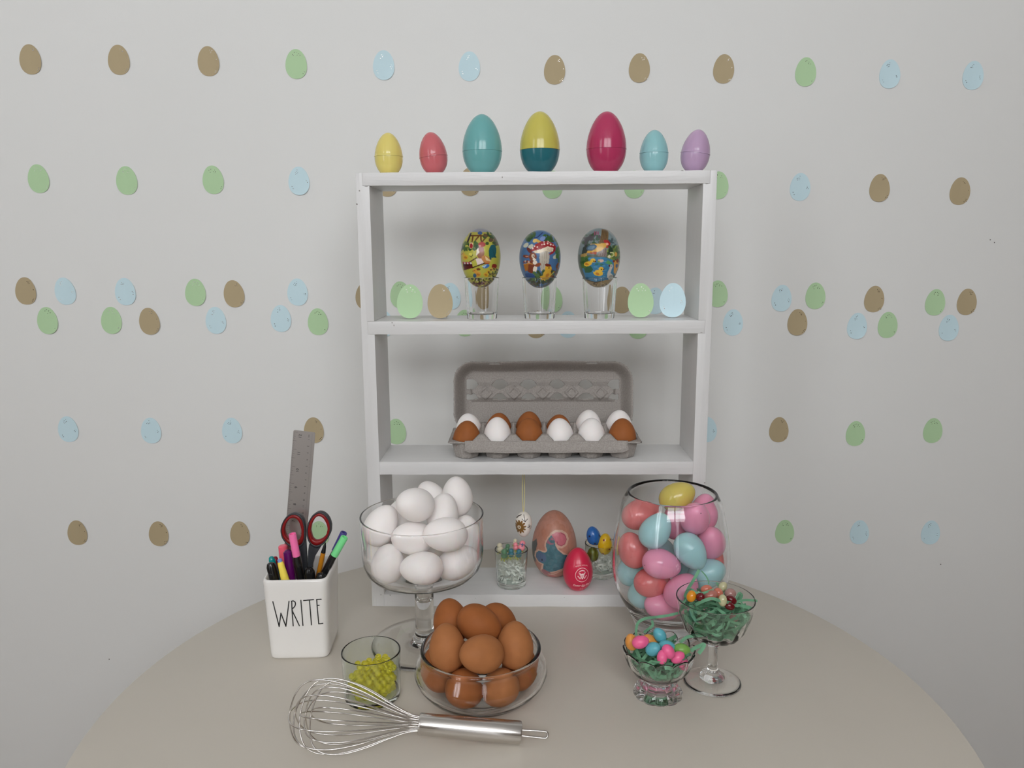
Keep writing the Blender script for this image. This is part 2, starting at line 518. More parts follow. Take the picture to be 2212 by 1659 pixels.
def cutout(colour, label, group, curl, seed, depth=0.0006):
    q = random.Random(seed)
    t = thing('paper_egg_cutout', label, 'paper egg', (0, 0, 0), group)
    lift = q.uniform(.4, 1.0) * curl
    dirn = q.uniform(-.9, .2)
    ca, sa = math.cos(dirn), math.sin(dirn)
    off = lambda x, z: depth + lift * max(0.0, (x * ca + z * sa) / .02) ** 2 + .0004 * abs(x) / .02
    n, rings = 48, 6
    v, f = [], []
    for side in (0, 1):
        base = len(v)
        v.append((0, -off(0, 0) + side * .00035, 0))
        for r in range(1, rings + 1):
            for k in range(n):
                x, z = outline(2 * math.pi * (k + .5) / n)
                x *= r / rings; z *= r / rings
                v.append((x, -off(x, z) + side * .00035, z))
        for k in range(n):
            tri = (base, base + 1 + k, base + 1 + (k + 1) % n)
            f.append(tri if side == 0 else tri[::-1])
            for r in range(rings - 1):
                a, b = base + 1 + r * n, base + 1 + (r + 1) * n
                qd = (a + k, b + k, b + (k + 1) % n, a + (k + 1) % n)
                f.append(qd if side == 0 else qd[::-1])
    N1 = 1 + rings * n
    o1, o2 = 1 + (rings - 1) * n, N1 + 1 + (rings - 1) * n
    for k in range(n):
        f.append((o1 + k, o2 + k, o2 + (k + 1) % n, o1 + (k + 1) % n))
    card = part('card', t, v, f, 'card_' + colour, recalc=True, sharp=60)
    d = MB()
    tilt_x, tilt_z = q.uniform(-.25, .25), q.uniform(-.25, .25)
    for x, z in DOTS[colour]:
        if q.random() < .14: continue
        x += q.uniform(-.0007, .0007); z += q.uniform(-.0007, .0007)
        r = q.uniform(.00045, .00078)
        y = -off(x, z) - .00022
        d.add([(x + r * math.cos(2 * math.pi * k / 10), y + r * (tilt_x * math.cos(2 * math.pi * k / 10) * .3), z + r * math.sin(2 * math.pi * k / 10)) for k in range(10)], [tuple(range(10))])
    fo = d.obj('foil_speckles', 'foil', card, smooth=False)
    fo['kind'] = 'stuff'
    return t
ordi = ['first', 'second', 'third', 'fourth', 'fifth', 'sixth', 'seventh', 'eighth', 'ninth', 'tenth', 'eleventh', 'twelfth']
C3 = {'t': 'tan', 'g': 'green', 'b': 'blue'}
wall_eggs = []
for i, (x, y, c, a) in enumerate([(66, 128.5, 't', 2), (257, 129.5, 't', 0), (450.5, 132.5, 't', 2), (640, 138.5, 'g', -1), (829, 141, 'b', -2), (1014, 143.5, 'b', -3),
                                  (1198, 151, 't', 3), (1381, 147, 't', 2), (1563, 149, 't', 4), (1740, 155.5, 'g', 2), (1921.5, 160, 'b', 0), (2101.5, 163, 'b', 4)]):
    wall_eggs.append((x, y, c, a, f'{C3[c]} speckled paper egg on the wall, {ordi[i]} from the left in the top row'))
for i, (x, y, c, a) in enumerate([(83.5, 386, 'g', 5), (274, 390, 'g', 3), (460.5, 388.5, 'g', 4), (646, 391, 'b', 0), (836, 394.5, 't', 2), (1015, 393, 't', 0),
                                  (1193, 399, 'g', 0), (1370, 398.5, 'g', 0), (1551, 400.5, 'g', 2), (1728, 404, 'b', 0), (1899.5, 406, 't', 0), (2073, 413, 't', 4)]):
    wall_eggs.append((x, y, c, a, f'{C3[c]} speckled paper egg on the wall, {ordi[i]} from the left in the second row'))
TR3 = [[(56, 628.5, 't', 0), (141, 629, 'b', 12), (103, 692.5, 'g', 4)], [(271, 630, 'b', 3), (241, 692, 'g', -2), (323, 694, 't', 8)], [(422.5, 631.5, 'g', -2), (505.5, 634.5, 't', 10), (466.5, 692, 'b', 2)],
       [(643, 631, 'b', 0), (607, 688, 'b', 0), (687, 695, 'g', 2)], [(790, 640, 't', 2), (865, 637, 'g', 2), (828, 699, 'b', 2)], [(973, 640, 'b', 2), (1045, 642, 't', 0), (1004, 698, 'g', 0)],
       [(1193, 646, 'g', 0), (1158, 702, 't', 0), (1227, 701, 'b', 0)], [(1343, 648, 't', 0), (1415, 650, 'b', 0), (1378, 703.5, 'g', 0)], [(1550, 634.5, 'g', -2), (1583, 696.5, 'b', 0)],
       [(1688, 644, 'b', 5), (1761, 639, 'g', -2), (1722, 696, 't', 0)], [(1888, 646, 't', 5), (1851, 704, 'b', 5), (1917, 702, 'g', 0)], [(2019.5, 653, 'g', 6), (2088, 652, 't', 2), (2049, 708, 'b', 3)]]
for i, tr in enumerate(TR3):
    up = [e for e in tr if e[1] < 670]; lo = [e for e in tr if e[1] >= 670]
    for grp, wd in ((up, 'upper'), (lo, 'lower')):
        for j, (x, y, c, a) in enumerate(grp):
            side = '' if len(grp) == 1 else (' left' if j == 0 else ' right')
            wall_eggs.append((x, y, c, a, f'{C3[c]} paper egg, {wd}{side} one of the {ordi[i]} trio from the left'))
for i, (x, y, c, a) in enumerate([(147.5, 927, 'b', 5), (326.5, 930, 'b', 2), (501.5, 930, 'b', 2), (678, 929, 't', 2), (856, 932, 'g', 2), (1527, 928, 'b', 0), (1682, 928, 't', 0), (1847.5, 936.5, 'g', 0), (2014.5, 930, 'g', 2)]):
    wall_eggs.append((x, y, c, a, f'{C3[c]} paper egg, {ordi[i]} from the left in the fourth row, level with the egg carton'))
for i, (x, y, c, a) in enumerate([(167.5, 1150.5, 't', 2), (343, 1152.5, 't', 0), (518.5, 1152.5, 't', 0), (690, 1152, 'g', 2), (1535, 1143, 'g', 0), (1694.5, 1148.5, 'g', 0), (1856, 1149.5, 'b', 0), (2009.5, 1150, 'b', 2)]):
    wall_eggs.append((x, y, c, a, f'{C3[c]} paper egg on the wall, {ordi[i]} from the left in the lowest row'))
WROT = math.atan(WALLS)
for i, (x, y, c, a, lb) in enumerate(wall_eggs):
    t = cutout(C3[c], lb, 'speckled paper eggs stuck to the wall', .0016, i)
    P = onwall(x, y)
    t.location = P - Vector((-math.sin(WROT), math.cos(WROT), 0)) * .0001
    t.rotation_euler = (0, R((a if x > 1177 else -a) * .7), WROT)
Z2 = BZ[2][1]
for i, (x, y, c, lb, ry) in enumerate([(885.5, 653, 'g', 'mint green speckled paper egg standing on the upper shelf near its left end', 2), (951, 656, 't', 'tan speckled paper egg standing on the upper shelf beside the left glass', -2),
                                       (1383.5, 656, 'g', 'mint green speckled paper egg standing on the upper shelf right of the glasses', 0), (1453, 650, 'b', 'pale blue speckled paper egg standing at the right end of the upper shelf', 3)]):
    t = cutout(C3[c], lb, 'paper eggs standing on the upper shelf', .0008, 100 + i)
    P = ony(x, y, 0.044)
    v, f = [], []
    t.location = (P.x, P.y, Z2 + CH * 1.03 / 2 * math.cos(R(8)) + .0012)
    t.rotation_euler = (R(-8), R(ry), R([3, -6, 2, -3][i]))
    t.scale = (1.03, 1, 1.03)
    # folded card strut that props the cut-out up from behind
    part('easel_strut', t, [(-.006, .0008, -.004), (.006, .0008, -.004), (.008, .0125, -CH / 2 + .0022), (-.008, .0125, -CH / 2 + .0022),
                            (-.006, .0012, -.004), (.006, .0012, -.004), (.008, .0129, -CH / 2 + .0022), (-.008, .0129, -CH / 2 + .0022)],
         [(0, 1, 2, 3), (7, 6, 5, 4), (0, 4, 5, 1), (1, 5, 6, 2), (2, 6, 7, 3), (3, 7, 4, 0)], 'card_' + C3[c], smooth=False, recalc=True)

# ------------------------------------------------------------------ plastic eggs along the top of the shelf
Z3 = BZ[3][1]
def two_part_egg(name, label, cat, group, L, W, seam, mtop, mbot, foot, k=0.13, holes=False, step=.00035):
    """root at the foot: two shells that meet at a stepped seam"""
    t = thing(name, label, cat, (0, 0, 0), group)
    zc = L / 2 - foot
    tb_ = math.acos(max(-1, min(1, 1 - 2 * foot / L)))
    ts = math.acos(1 - 2 * seam)
    lo = [(0, 0)] + [(r, z + zc) for r, z in egg_prof(L, W, 22, k, tb_, ts)]
    lo += [(lo[-1][0] - .0009, lo[-1][1]), (lo[-1][0] - .0009, lo[-1][1] - .002)]
    up = [(r, z + zc) for r, z in egg_prof(L, W, 26, k, ts, math.pi)]
    gap = .0002 if step > .0001 else .00003
    up = [(up[0][0] - .0012, up[0][1] + .0018), (up[0][0] - .0012, up[0][1] + gap), (up[0][0] + step, up[0][1] + gap), (up[0][0] + step, up[0][1] + .0010)] + up[1:]
    v, f = lathe(lo, 56); part('bottom_half', t, v, f, mbot, sharp=40)
    v, f = lathe(up, 56); th_ = part('top_half', t, v, f, mtop, sharp=40)
    if holes:
        b = MB()
        for zz, an in ((.94, .3), (.06, 2.0)):
            z = (zz - .5) * L
            r = egg_r(L, W, z, k)
            n = Vector((math.cos(an) * .6, math.sin(an) * .6, .8 if zz > .5 else -.8)).normalized()
            p = Vector((r * math.cos(an), r * math.sin(an), z + zc)) + n * .0003
            m3 = n.to_track_quat('Z', 'Y').to_matrix()
            b.add([p + m3 @ Vector((.0008 * math.cos(2 * math.pi * q / 8), .0008 * math.sin(2 * math.pi * q / 8), 0)) for q in range(8)], [tuple(range(8))])
        b.obj('vent_holes', 'hole_dark', th_, smooth=False)
    return t
YS = 0.045
for (x, ytop, wpx, seam, mt, mb_, lean, foot, lb) in [
    (840, 287, 60.5, .445, 'pl_yellow', 'pl_yellow', 1.0, .0016, 'small yellow plastic egg at the left end of the shelf top'),
    (936.5, 286.5, 60.5, .42, 'pl_coral', 'pl_coral', -7, .0016, 'small coral plastic egg, leaning left, second on the shelf top'),
    (1041.5, 247, 85.5, .40, 'pl_teal', 'pl_teal', 0.5, .0030, 'large teal plastic egg on the shelf top'),
    (1166, 241, 86, .40, 'pl_lime', 'pl_petrol', 0.5, .0030, 'large plastic egg, yellow above and dark teal below, on the shelf top'),
    (1310, 241, 86, .405, 'pl_magenta', 'pl_magenta', 0.5, .0030, 'large magenta plastic egg on the shelf top'),
    (1412.5, 281, 61.5, .47, 'pl_aqua', 'pl_aqua', 0, .0016, 'small pale aqua plastic egg on the shelf top'),
    (1501.5, 281, 62, .44, 'pl_lilac', 'pl_lilac', 7, .0016, 'small lilac plastic egg, leaning right, at the right end of the shelf top')]:
    top = ony(x, ytop, YS)
    sc = proj((top.x, YS, Z3 + .04))[2]
    W = wpx / sc
    H = (top.z - Z3) * 1.0
    L = H + foot
    t = two_part_egg('plastic_egg', lb, 'plastic egg', 'plastic eggs along the shelf top', L, W, seam, mt, mb_, foot, .16)
    base = ony(x, ytop + 60, YS)
    t.location = (base.x, YS, Z3 + .0002)
    if abs(lean) > 2:
        t.rotation_euler = (0, R(lean), 0)
        t.location = (base.x - math.sin(R(lean)) * L * .40, YS, Z3 + .0012)

# ------------------------------------------------------------------ printed papier-mache eggs in glasses
class Paint:
    """flat print: shapes laid over each other in a picture plane, sampled at points"""
    def __init__(s, u, v, base):
        s.u, s.v = u, v
        s.c = np.tile(np.array(base[:3], float), (len(u), 1))
    def put(s, mask, col): s.c[mask] = np.array(col[:3]); return s
    def ell(s, cx, cy, rx, ry, col, rot=0):
        c, n = math.cos(R(rot)), math.sin(R(rot))
        du, dv = s.u - cx, s.v - cy
        return s.put(((du * c + dv * n) / rx) ** 2 + ((-du * n + dv * c) / ry) ** 2 < 1, col)
    def poly(s, pts, col):
        ins = np.zeros(len(s.u), bool)
        for (x1, y1), (x2, y2) in zip(pts, pts[1:] + pts[:1]):
            if y1 == y2: continue
            cr = ((y1 > s.v) != (y2 > s.v)) & (s.u < (x2 - x1) * (s.v - y1) / (y2 - y1) + x1)
            ins ^= cr
        return s.put(ins, col)
    def line(s, pts, w, col):
        for (x1, y1), (x2, y2) in zip(pts, pts[1:]):
            dx, dy = x2 - x1, y2 - y1
            q = np.clip(((s.u - x1) * dx + (s.v - y1) * dy) / max(dx * dx + dy * dy, 1e-9), 0, 1)
            s.put(np.hypot(s.u - x1 - q * dx, s.v - y1 - q * dy) < w / 2, col)
        return s
    def blobs_in(s, pts, n, r, cols, seed):
        ins = np.zeros(len(s.u), bool)
        for (x1, y1), (x2, y2) in zip(pts, pts[1:] + pts[:1]):
            if y1 != y2: ins ^= ((y1 > s.v) != (y2 > s.v)) & (s.u < (x2 - x1) * (s.v - y1) / (y2 - y1) + x1)
        keep = s.c.copy()
        s.blobs(n, (min(q[0] for q in pts), min(q[1] for q in pts), max(q[0] for q in pts), max(q[1] for q in pts)), r, cols, seed)
        s.c[~ins] = keep[~ins]
        return s
    def blobs(s, n, box_, r, cols, seed):
        q = random.Random(seed)
        for _ in range(n):
            s.ell(q.uniform(box_[0], box_[2]), q.uniform(box_[1], box_[3]), r * q.uniform(.5, 1.3), r * q.uniform(.4, 1.0), q.choice(cols), q.uniform(0, 180))
        return s
KP = 1.05
def cc(r, g, b): return rgb(r, g, b, KP)
def painted(name, parent, v, f, colors, material, loc=(0, 0, 0), rot=None):
    me = mesh(name, v, f, material)
    a = me.color_attributes.new('print', 'FLOAT_COLOR', 'POINT')
    a.data.foreach_set('color', np.concatenate([colors, np.ones((len(colors), 1))], axis=1).astype(np.float32).ravel())
    return link(name, me, parent, loc, rot)
mat('lithograph', (1, 1, 1, 1), 0.30, attr='print', coat=0.12)
def chick(p, x, y, s, flip=1, col=None):
    c = col or cc(205, 165, 50)
    p.ell(x, y, 70 * s, 55 * s, c, 20 * flip).ell(x + 45 * s * flip, y - 70 * s, 42 * s, 42 * s, c)
    p.ell(x - 10 * s * flip, y + 5 * s, 36 * s, 22 * s, cc(175, 115, 40), 20).ell(x + 58 * s * flip, y - 78 * s, 8 * s, 8 * s, cc(30, 20, 15))
    p.poly([(x + 80 * s * flip, y - 80 * s), (x + 115 * s * flip, y - 65 * s), (x + 80 * s * flip, y - 55 * s)], cc(150, 50, 30))
def art_farm(p):
    p.poly([(150, 100), (1150, 100), (1150, 330), (150, 330)], cc(140, 142, 150))
    p.poly([(380, 230), (900, 240), (980, 420), (700, 520), (330, 520)], cc(168, 160, 70))
    for a in ([(430, 320), (850, 330)], [(500, 320), (480, 460)], [(690, 270), (560, 430)], [(680, 310), (690, 450)], [(830, 330), (720, 460)]): p.line(a, 34, cc(95, 55, 20))
    p.line([(440, 270), (360, 500)], 40, cc(45, 35, 45))
    p.blobs(34, (200, 480, 660, 640), 46, [cc(60, 90, 40), cc(40, 70, 40), cc(90, 110, 50)], 1)
    p.blobs(30, (760, 250, 1080, 540), 48, [cc(50, 75, 35), cc(95, 75, 55), cc(80, 100, 50)], 2)
    p.ell(660, 260, 55, 40, cc(60, 85, 130)); p.ell(460, 555, 50, 75, cc(215, 190, 150)).ell(460, 560, 38, 60, cc(150, 30, 35))
    chick(p, 310, 830, 1.1, -1)
    p.ell(440, 760, 40, 40, cc(210, 200, 90)).line([(430, 790), (460, 830), (495, 770)], 14, cc(50, 45, 25))
    # teal bush, hen with apron pushing a barrow
    p.ell(950, 690, 85, 160, cc(25, 85, 95), 5).poly([(865, 700), (930, 880), (880, 900)], cc(25, 80, 85)).poly([(950, 640), (1040, 840), (985, 840)], cc(20, 75, 80))
    p.poly([(560, 860), (700, 840), (750, 960), (600, 1010)], cc(222, 205, 200))
    p.ell(680, 740, 85, 120, cc(150, 95, 65), 10).poly([(590, 640), (640, 600), (650, 720), (570, 800)], cc(225, 215, 200))
    p.ell(690, 640, 62, 70, cc(150, 90, 85)).ell(710, 530, 85, 60, cc(165, 60, 55)).ell(660, 560, 30, 26, cc(200, 130, 120))
    p.ell(800, 880, 115, 75, cc(190, 130, 75), 35).poly([(780, 800), (930, 930), (800, 900)], cc(225, 200, 150)).poly([(740, 960), (890, 960), (850, 1000), (760, 980)], cc(165, 85, 40))
    p.line([(400, 950), (580, 840)], 26, cc(75, 25, 25)).line([(480, 1075), (770, 965)], 26, cc(60, 20, 25))
    p.poly([(235, 930), (430, 930), (480, 990), (490, 1080), (260, 1140)], cc(85, 20, 22)).poly([(250, 1010), (470, 990), (485, 1010), (255, 1035)], cc(50, 12, 15))
    for k in range(6): p.ell(265 + 36 * k, 955 + 10 * (k % 2), 24, 24, [cc(165, 40, 50), cc(200, 190, 190)][k % 2])
    p.ell(800, 1040, 80, 45, cc(60, 110, 175), -20).poly([(690, 1040), (830, 1000), (760, 1075)], cc(170, 200, 215))
    chick(p, 600, 1230, 1.15, -1, cc(205, 150, 60)); p.ell(530, 1260, 42, 50, cc(55, 90, 120)).ell(620, 1110, 46, 30, cc(110, 60, 30))
    chick(p, 800, 1240, .95, 1); p.ell(985, 1040, 58, 56, cc(130, 40, 30)).ell(950, 1110, 60, 40, cc(205, 160, 85))
    p.blobs(44, (850, 1100, 1080, 1330), 26, [cc(70, 85, 35), cc(190, 180, 80), cc(95, 60, 45)], 3)
    p.blobs(60, (300, 1330, 1000, 1420), 24, [cc(80, 95, 35), cc(160, 155, 60), cc(75, 40, 40)], 4)
    p.blobs(70, (380, 1410, 960, 1560), 26, [cc(75, 40, 40), cc(110, 60, 60), cc(150, 120, 90)], 5)
def art_mushroom(p):
    p.blobs(16, (330, 200, 560, 400), 60, [cc(70, 95, 60), cc(50, 80, 45)], 11).blobs(20, (780, 260, 1100, 520), 55, [cc(60, 95, 45), cc(45, 75, 40)], 12)
    p.line([(740, 250), (620, 360), (540, 380)], 26, cc(45, 55, 105)).ell(740, 390, 70, 50, cc(120, 140, 190), -30)
    p.ell(560, 440, 58, 42, cc(215, 185, 110), -30).poly([(600, 400), (720, 470), (660, 500), (590, 470)], cc(205, 165, 75))
    for x, y in ((350, 545), (460, 580), (1040, 820)): p.ell(x, y, 70, 45, cc(190, 190, 170), -40)
    p.blobs(16, (1060, 560, 1150, 940), 42, [cc(55, 95, 50), cc(70, 110, 60)], 13)
    p.poly([(670, 700), (850, 680), (900, 800), (880, 960), (800, 1100), (740, 1180), (690, 1150), (670, 980), (660, 850)], cc(180, 172, 158))
    for x in (720, 770, 820): p.line([(x, 720), (x + 10, 900), (x - 20, 1090)], 9, cc(150, 140, 125))
    p.poly([(470, 670), (560, 530), (720, 455), (860, 450), (980, 500), (1050, 580), (1040, 680), (960, 760), (870, 780), (1000, 640), (840, 590), (700, 640), (510, 700)], cc(150, 30, 36))
    p.poly([(510, 690), (700, 640), (850, 575), (990, 610), (980, 690), (880, 720), (820, 680), (660, 730), (560, 730)], cc(220, 205, 180))
    for k in range(6): p.line([(850 + 24 * k, 600 + 8 * k), (840 + 16 * k, 700)], 7, cc(160, 140, 115))
    for x, y, r in ((505, 620, 20), (550, 570, 18), (612, 590, 16), (720, 535, 14), (775, 525, 20), (770, 475, 14), (855, 505, 20), (925, 535, 20), (985, 550, 14), (865, 462, 12), (905, 490, 10)): p.ell(x, y, r, r * 1.15, cc(235, 205, 195), 30)
    # a plain brown rabbit with a basket
    p.ell(430, 670, 85, 40, cc(105, 45, 40), 48).ell(350, 810, 75, 38, cc(115, 55, 38), 8).ell(375, 812, 40, 17, cc(195, 140, 120), 8)
    p.ell(510, 820, 90, 105, cc(125, 68, 45)).ell(510, 800, 36, 46, cc(215, 195, 170)).ell(518, 808, 13, 20, cc(45, 30, 25)).ell(545, 880, 42, 32, cc(225, 210, 190)).ell(572, 868, 15, 13, cc(40, 25, 22))
    p.ell(470, 1060, 120, 150, cc(120, 60, 40), -12).ell(560, 960, 52, 50, cc(225, 212, 195)).ell(560, 1110, 46, 85, cc(225, 212, 195), 12).ell(630, 1010, 72, 42, cc(140, 75, 45), -20)
    p.poly([(290, 1000), (410, 980), (395, 1140), (330, 1170)], cc(165, 105, 45)).line([(290, 1000), (400, 975), (500, 990)], 20, cc(190, 130, 70))
    for k in range(5): p.ell(310 + 26 * k, 945 - 18 * (k % 2), 24, 26, [cc(130, 45, 40), cc(190, 170, 160), cc(95, 90, 80)][k % 3])
    p.blobs(60, (480, 1160, 1000, 1400), 50, [cc(62, 92, 58), cc(48, 74, 46), cc(80, 110, 66)], 14)
    p.ell(440, 1270, 120, 60, cc(45, 75, 125), 15).blobs(16, (930, 1100, 1120, 1320), 40, [cc(95, 55, 40), cc(60, 70, 50), cc(140, 90, 50)], 15)
    p.ell(1090, 1030, 30, 70, cc(120, 70, 40), 25).line([(930, 1260), (1010, 1180)], 22, cc(190, 180, 70))
    c = cc(210, 165, 55)
    p.ell(840, 1250, 95, 120, c, 20).ell(870, 1100, 82, 85, c).poly([(670, 1290), (800, 1250), (800, 1400), (700, 1370)], c).ell(850, 1260, 52, 34, cc(180, 120, 45), -50).ell(860, 1020, 75, 34, cc(110, 45, 35), 12).ell(885, 1085, 14, 22, cc(50, 35, 25)).poly([(930, 1110), (965, 1130), (925, 1145)], cc(190, 110, 40))
    p.blobs(90, (400, 1390, 1020, 1580), 30, [cc(70, 82, 62), cc(90, 96, 80), cc(88, 66, 54), cc(58, 70, 52)], 16)
def art_pond(p):
    p.poly([(100, 100), (1200, 100), (1200, 760), (100, 760)], cc(118, 132, 134))
    p.blobs(50, (240, 260, 640, 560), 50, [cc(70, 92, 76), cc(84, 80, 84), cc(60, 84, 58), cc(110, 120, 116)], 21)
    p.blobs(40, (840, 340, 1130, 640), 40, [cc(95, 118, 122), cc(70, 88, 92), cc(120, 140, 145)], 22)
    for x in (520, 560, 600): p.line([(x, 230), (x - 10, 300)], 20, cc(150, 70, 100))
    p.poly([(690, 170), (850, 180), (820, 470), (780, 560), (570, 560), (640, 400)], cc(112, 88, 56))
    for x in (710, 745, 780, 815): p.line([(x, 190), (x - 30, 340), (x - 70, 480)], 10, cc(72, 52, 34))
    p.poly([(560, 790), (620, 660), (770, 620), (800, 700), (780, 820)], cc(130, 115, 110))
    for x in (640, 690, 740): p.line([(x + 20, 640), (x - 10, 800)], 10, cc(84, 62, 60))
    # rooster
    p.poly([(220, 750), (250, 600), (330, 520), (420, 690), (300, 740)], cc(56, 62, 58)).poly([(420, 520), (620, 510), (800, 490), (830, 540), (640, 680), (480, 740), (330, 720)], cc(205, 160, 70))
    p.poly([(340, 730), (480, 700), (560, 700), (540, 760), (440, 745)], cc(160, 75, 50)).ell(440, 600, 120, 68, cc(72, 96, 116), -18).ell(430, 600, 80, 40, cc(100, 128, 146), -18)
    p.ell(780, 465, 70, 38, cc(160, 36, 36), 10).ell(830, 540, 36, 70, cc(150, 34, 34), 20).ell(795, 520, 34, 26, cc(225, 165, 140)).ell(790, 590, 26, 30, cc(160, 60, 50))
    p.blobs(70, (820, 560, 1130, 900), 48, [cc(86, 110, 62), cc(130, 150, 70), cc(54, 78, 52), cc(100, 120, 60)], 23)
    p.ell(880, 680, 55, 90, cc(40, 62, 44)).line([(870, 720), (940, 720), (960, 780), (900, 820)], 22, cc(205, 205, 150)).ell(845, 810, 36, 36, cc(215, 205, 180)).ell(1010, 760, 36, 50, cc(200, 150, 70))
    p.poly([(200, 760), (340, 720), (330, 830), (210, 880)], cc(170, 140, 80))
    # pond
    p.poly([(330, 820), (720, 820), (960, 900), (1000, 1250), (800, 1380), (560, 1420), (330, 1330), (240, 1100), (260, 900)], cc(62, 122, 158))
    for k in range(16):
        y = 860 + 33 * k; x = 380 + (k * 137) % 380
        p.line([(x, y), (x + 130, y - 8)], 9, cc(110, 165, 190))
    p.blobs(34, (220, 820, 340, 1090), 46, [cc(58, 92, 48), cc(76, 110, 56)], 24).poly([(280, 1090), (420, 1020), (480, 1110), (440, 1180), (310, 1190)], cc(56, 96, 66)).poly([(750, 960), (810, 890), (900, 940), (940, 1000), (860, 1000)], cc(92, 150, 92))
    p.ell(650, 905, 70, 34, cc(205, 170, 150)).ell(600, 920, 30, 20, cc(120, 150, 90)).ell(560, 985, 44, 24, cc(56, 110, 96)).ell(660, 995, 50, 24, cc(56, 110, 96))
    c = cc(222, 180, 60)
    p.ell(350, 980, 78, 55, c, -20).ell(470, 900, 58, 48, c).poly([(400, 900), (460, 930), (430, 1010), (360, 1000)], c).ell(485, 912, 14, 14, cc(30, 25, 20)).ell(520, 925, 24, 18, cc(85, 40, 30)).ell(335, 985, 42, 24, cc(190, 120, 45), 15)
    p.ell(610, 1190, 100, 72, c, 12).ell(660, 1100, 58, 52, c).poly([(480, 1170), (560, 1170), (560, 1260), (500, 1220)], c).ell(668, 1105, 15, 15, cc(40, 30, 20)).poly([(700, 1090), (765, 1098), (705, 1120)], cc(90, 30, 36)).ell(580, 1210, 46, 26, cc(195, 125, 50), 20)
    g = cc(196, 190, 180)
    p.ell(900, 1040, 42, 50, g).poly([(870, 1060), (930, 1060), (890, 1190), (960, 1250), (980, 1330), (860, 1360), (810, 1290), (815, 1180)], g).poly([(825, 1020), (870, 990), (870, 1060)], cc(100, 32, 34)).ell(905, 1035, 11, 14, cc(60, 40, 30)).ell(905, 1290, 46, 50, cc(160, 155, 148))
    p.poly([(960, 920), (1090, 880), (1100, 1060), (1020, 1230), (970, 1180)], cc(205, 150, 70)).ell(1060, 910, 40, 44, cc(120, 50, 36)).ell(1045, 1030, 34, 50, cc(80, 96, 120)).ell(960, 920, 26, 30, cc(130, 50, 38))
    p.poly([(320, 1350), (560, 1430), (780, 1360), (1000, 1350), (960, 1560), (380, 1560)], cc(150, 128, 88)).line([(330, 1350), (560, 1420), (700, 1380)], 22, cc(82, 66, 44))
    p.blobs(46, (420, 1440, 940, 1560), 22, [cc(112, 90, 60), cc(176, 152, 108), cc(84, 66, 46)], 25)
def tumbler(name, label, cat, group, loc, rb, rt, h, wall, base, n=64, mod=None, m='glass'):
    pr = [(0, 0.0009), (rb * .8, .0009), (rb * .86, 0), (rb - .0012, 0), (rb - .0003, .0006), (rb, .002)]
    for k in range(1, 13):
        q = k / 12
        pr.append((rb + (rt - rb) * q, .002 + (h - .003 - wall / 2) * q))
    pr += lip(rt - wall / 2, h - wall / 2, wall / 2)
    for k in range(12, -1, -1):
        q = k / 12
        pr.append((rb + (rt - rb) * q - wall, base + .002 + (h - .003 - wall / 2 - base) * q))
    pr += [(rb - wall - .002, base + .0004), (0, base)]
    v, f = lathe(pr, n, mod)
    t = thing(name, label, cat, loc, group)
    part('glass_body', t, v, f, m, sharp=35, recalc=True)
    return t
GL = [(1041, 'left', 'farmyard', art_farm, (655, 850, 470, 710), cc(178, 175, 70), 640), (1165.5, 'middle', 'mushroom', art_mushroom, (682, 882, 493, 698), cc(72, 108, 150), 660),
      (1295, 'right', 'duck pond', art_pond, (648, 845, 497, 705), cc(90, 100, 90), 640)]
YG = 0.043
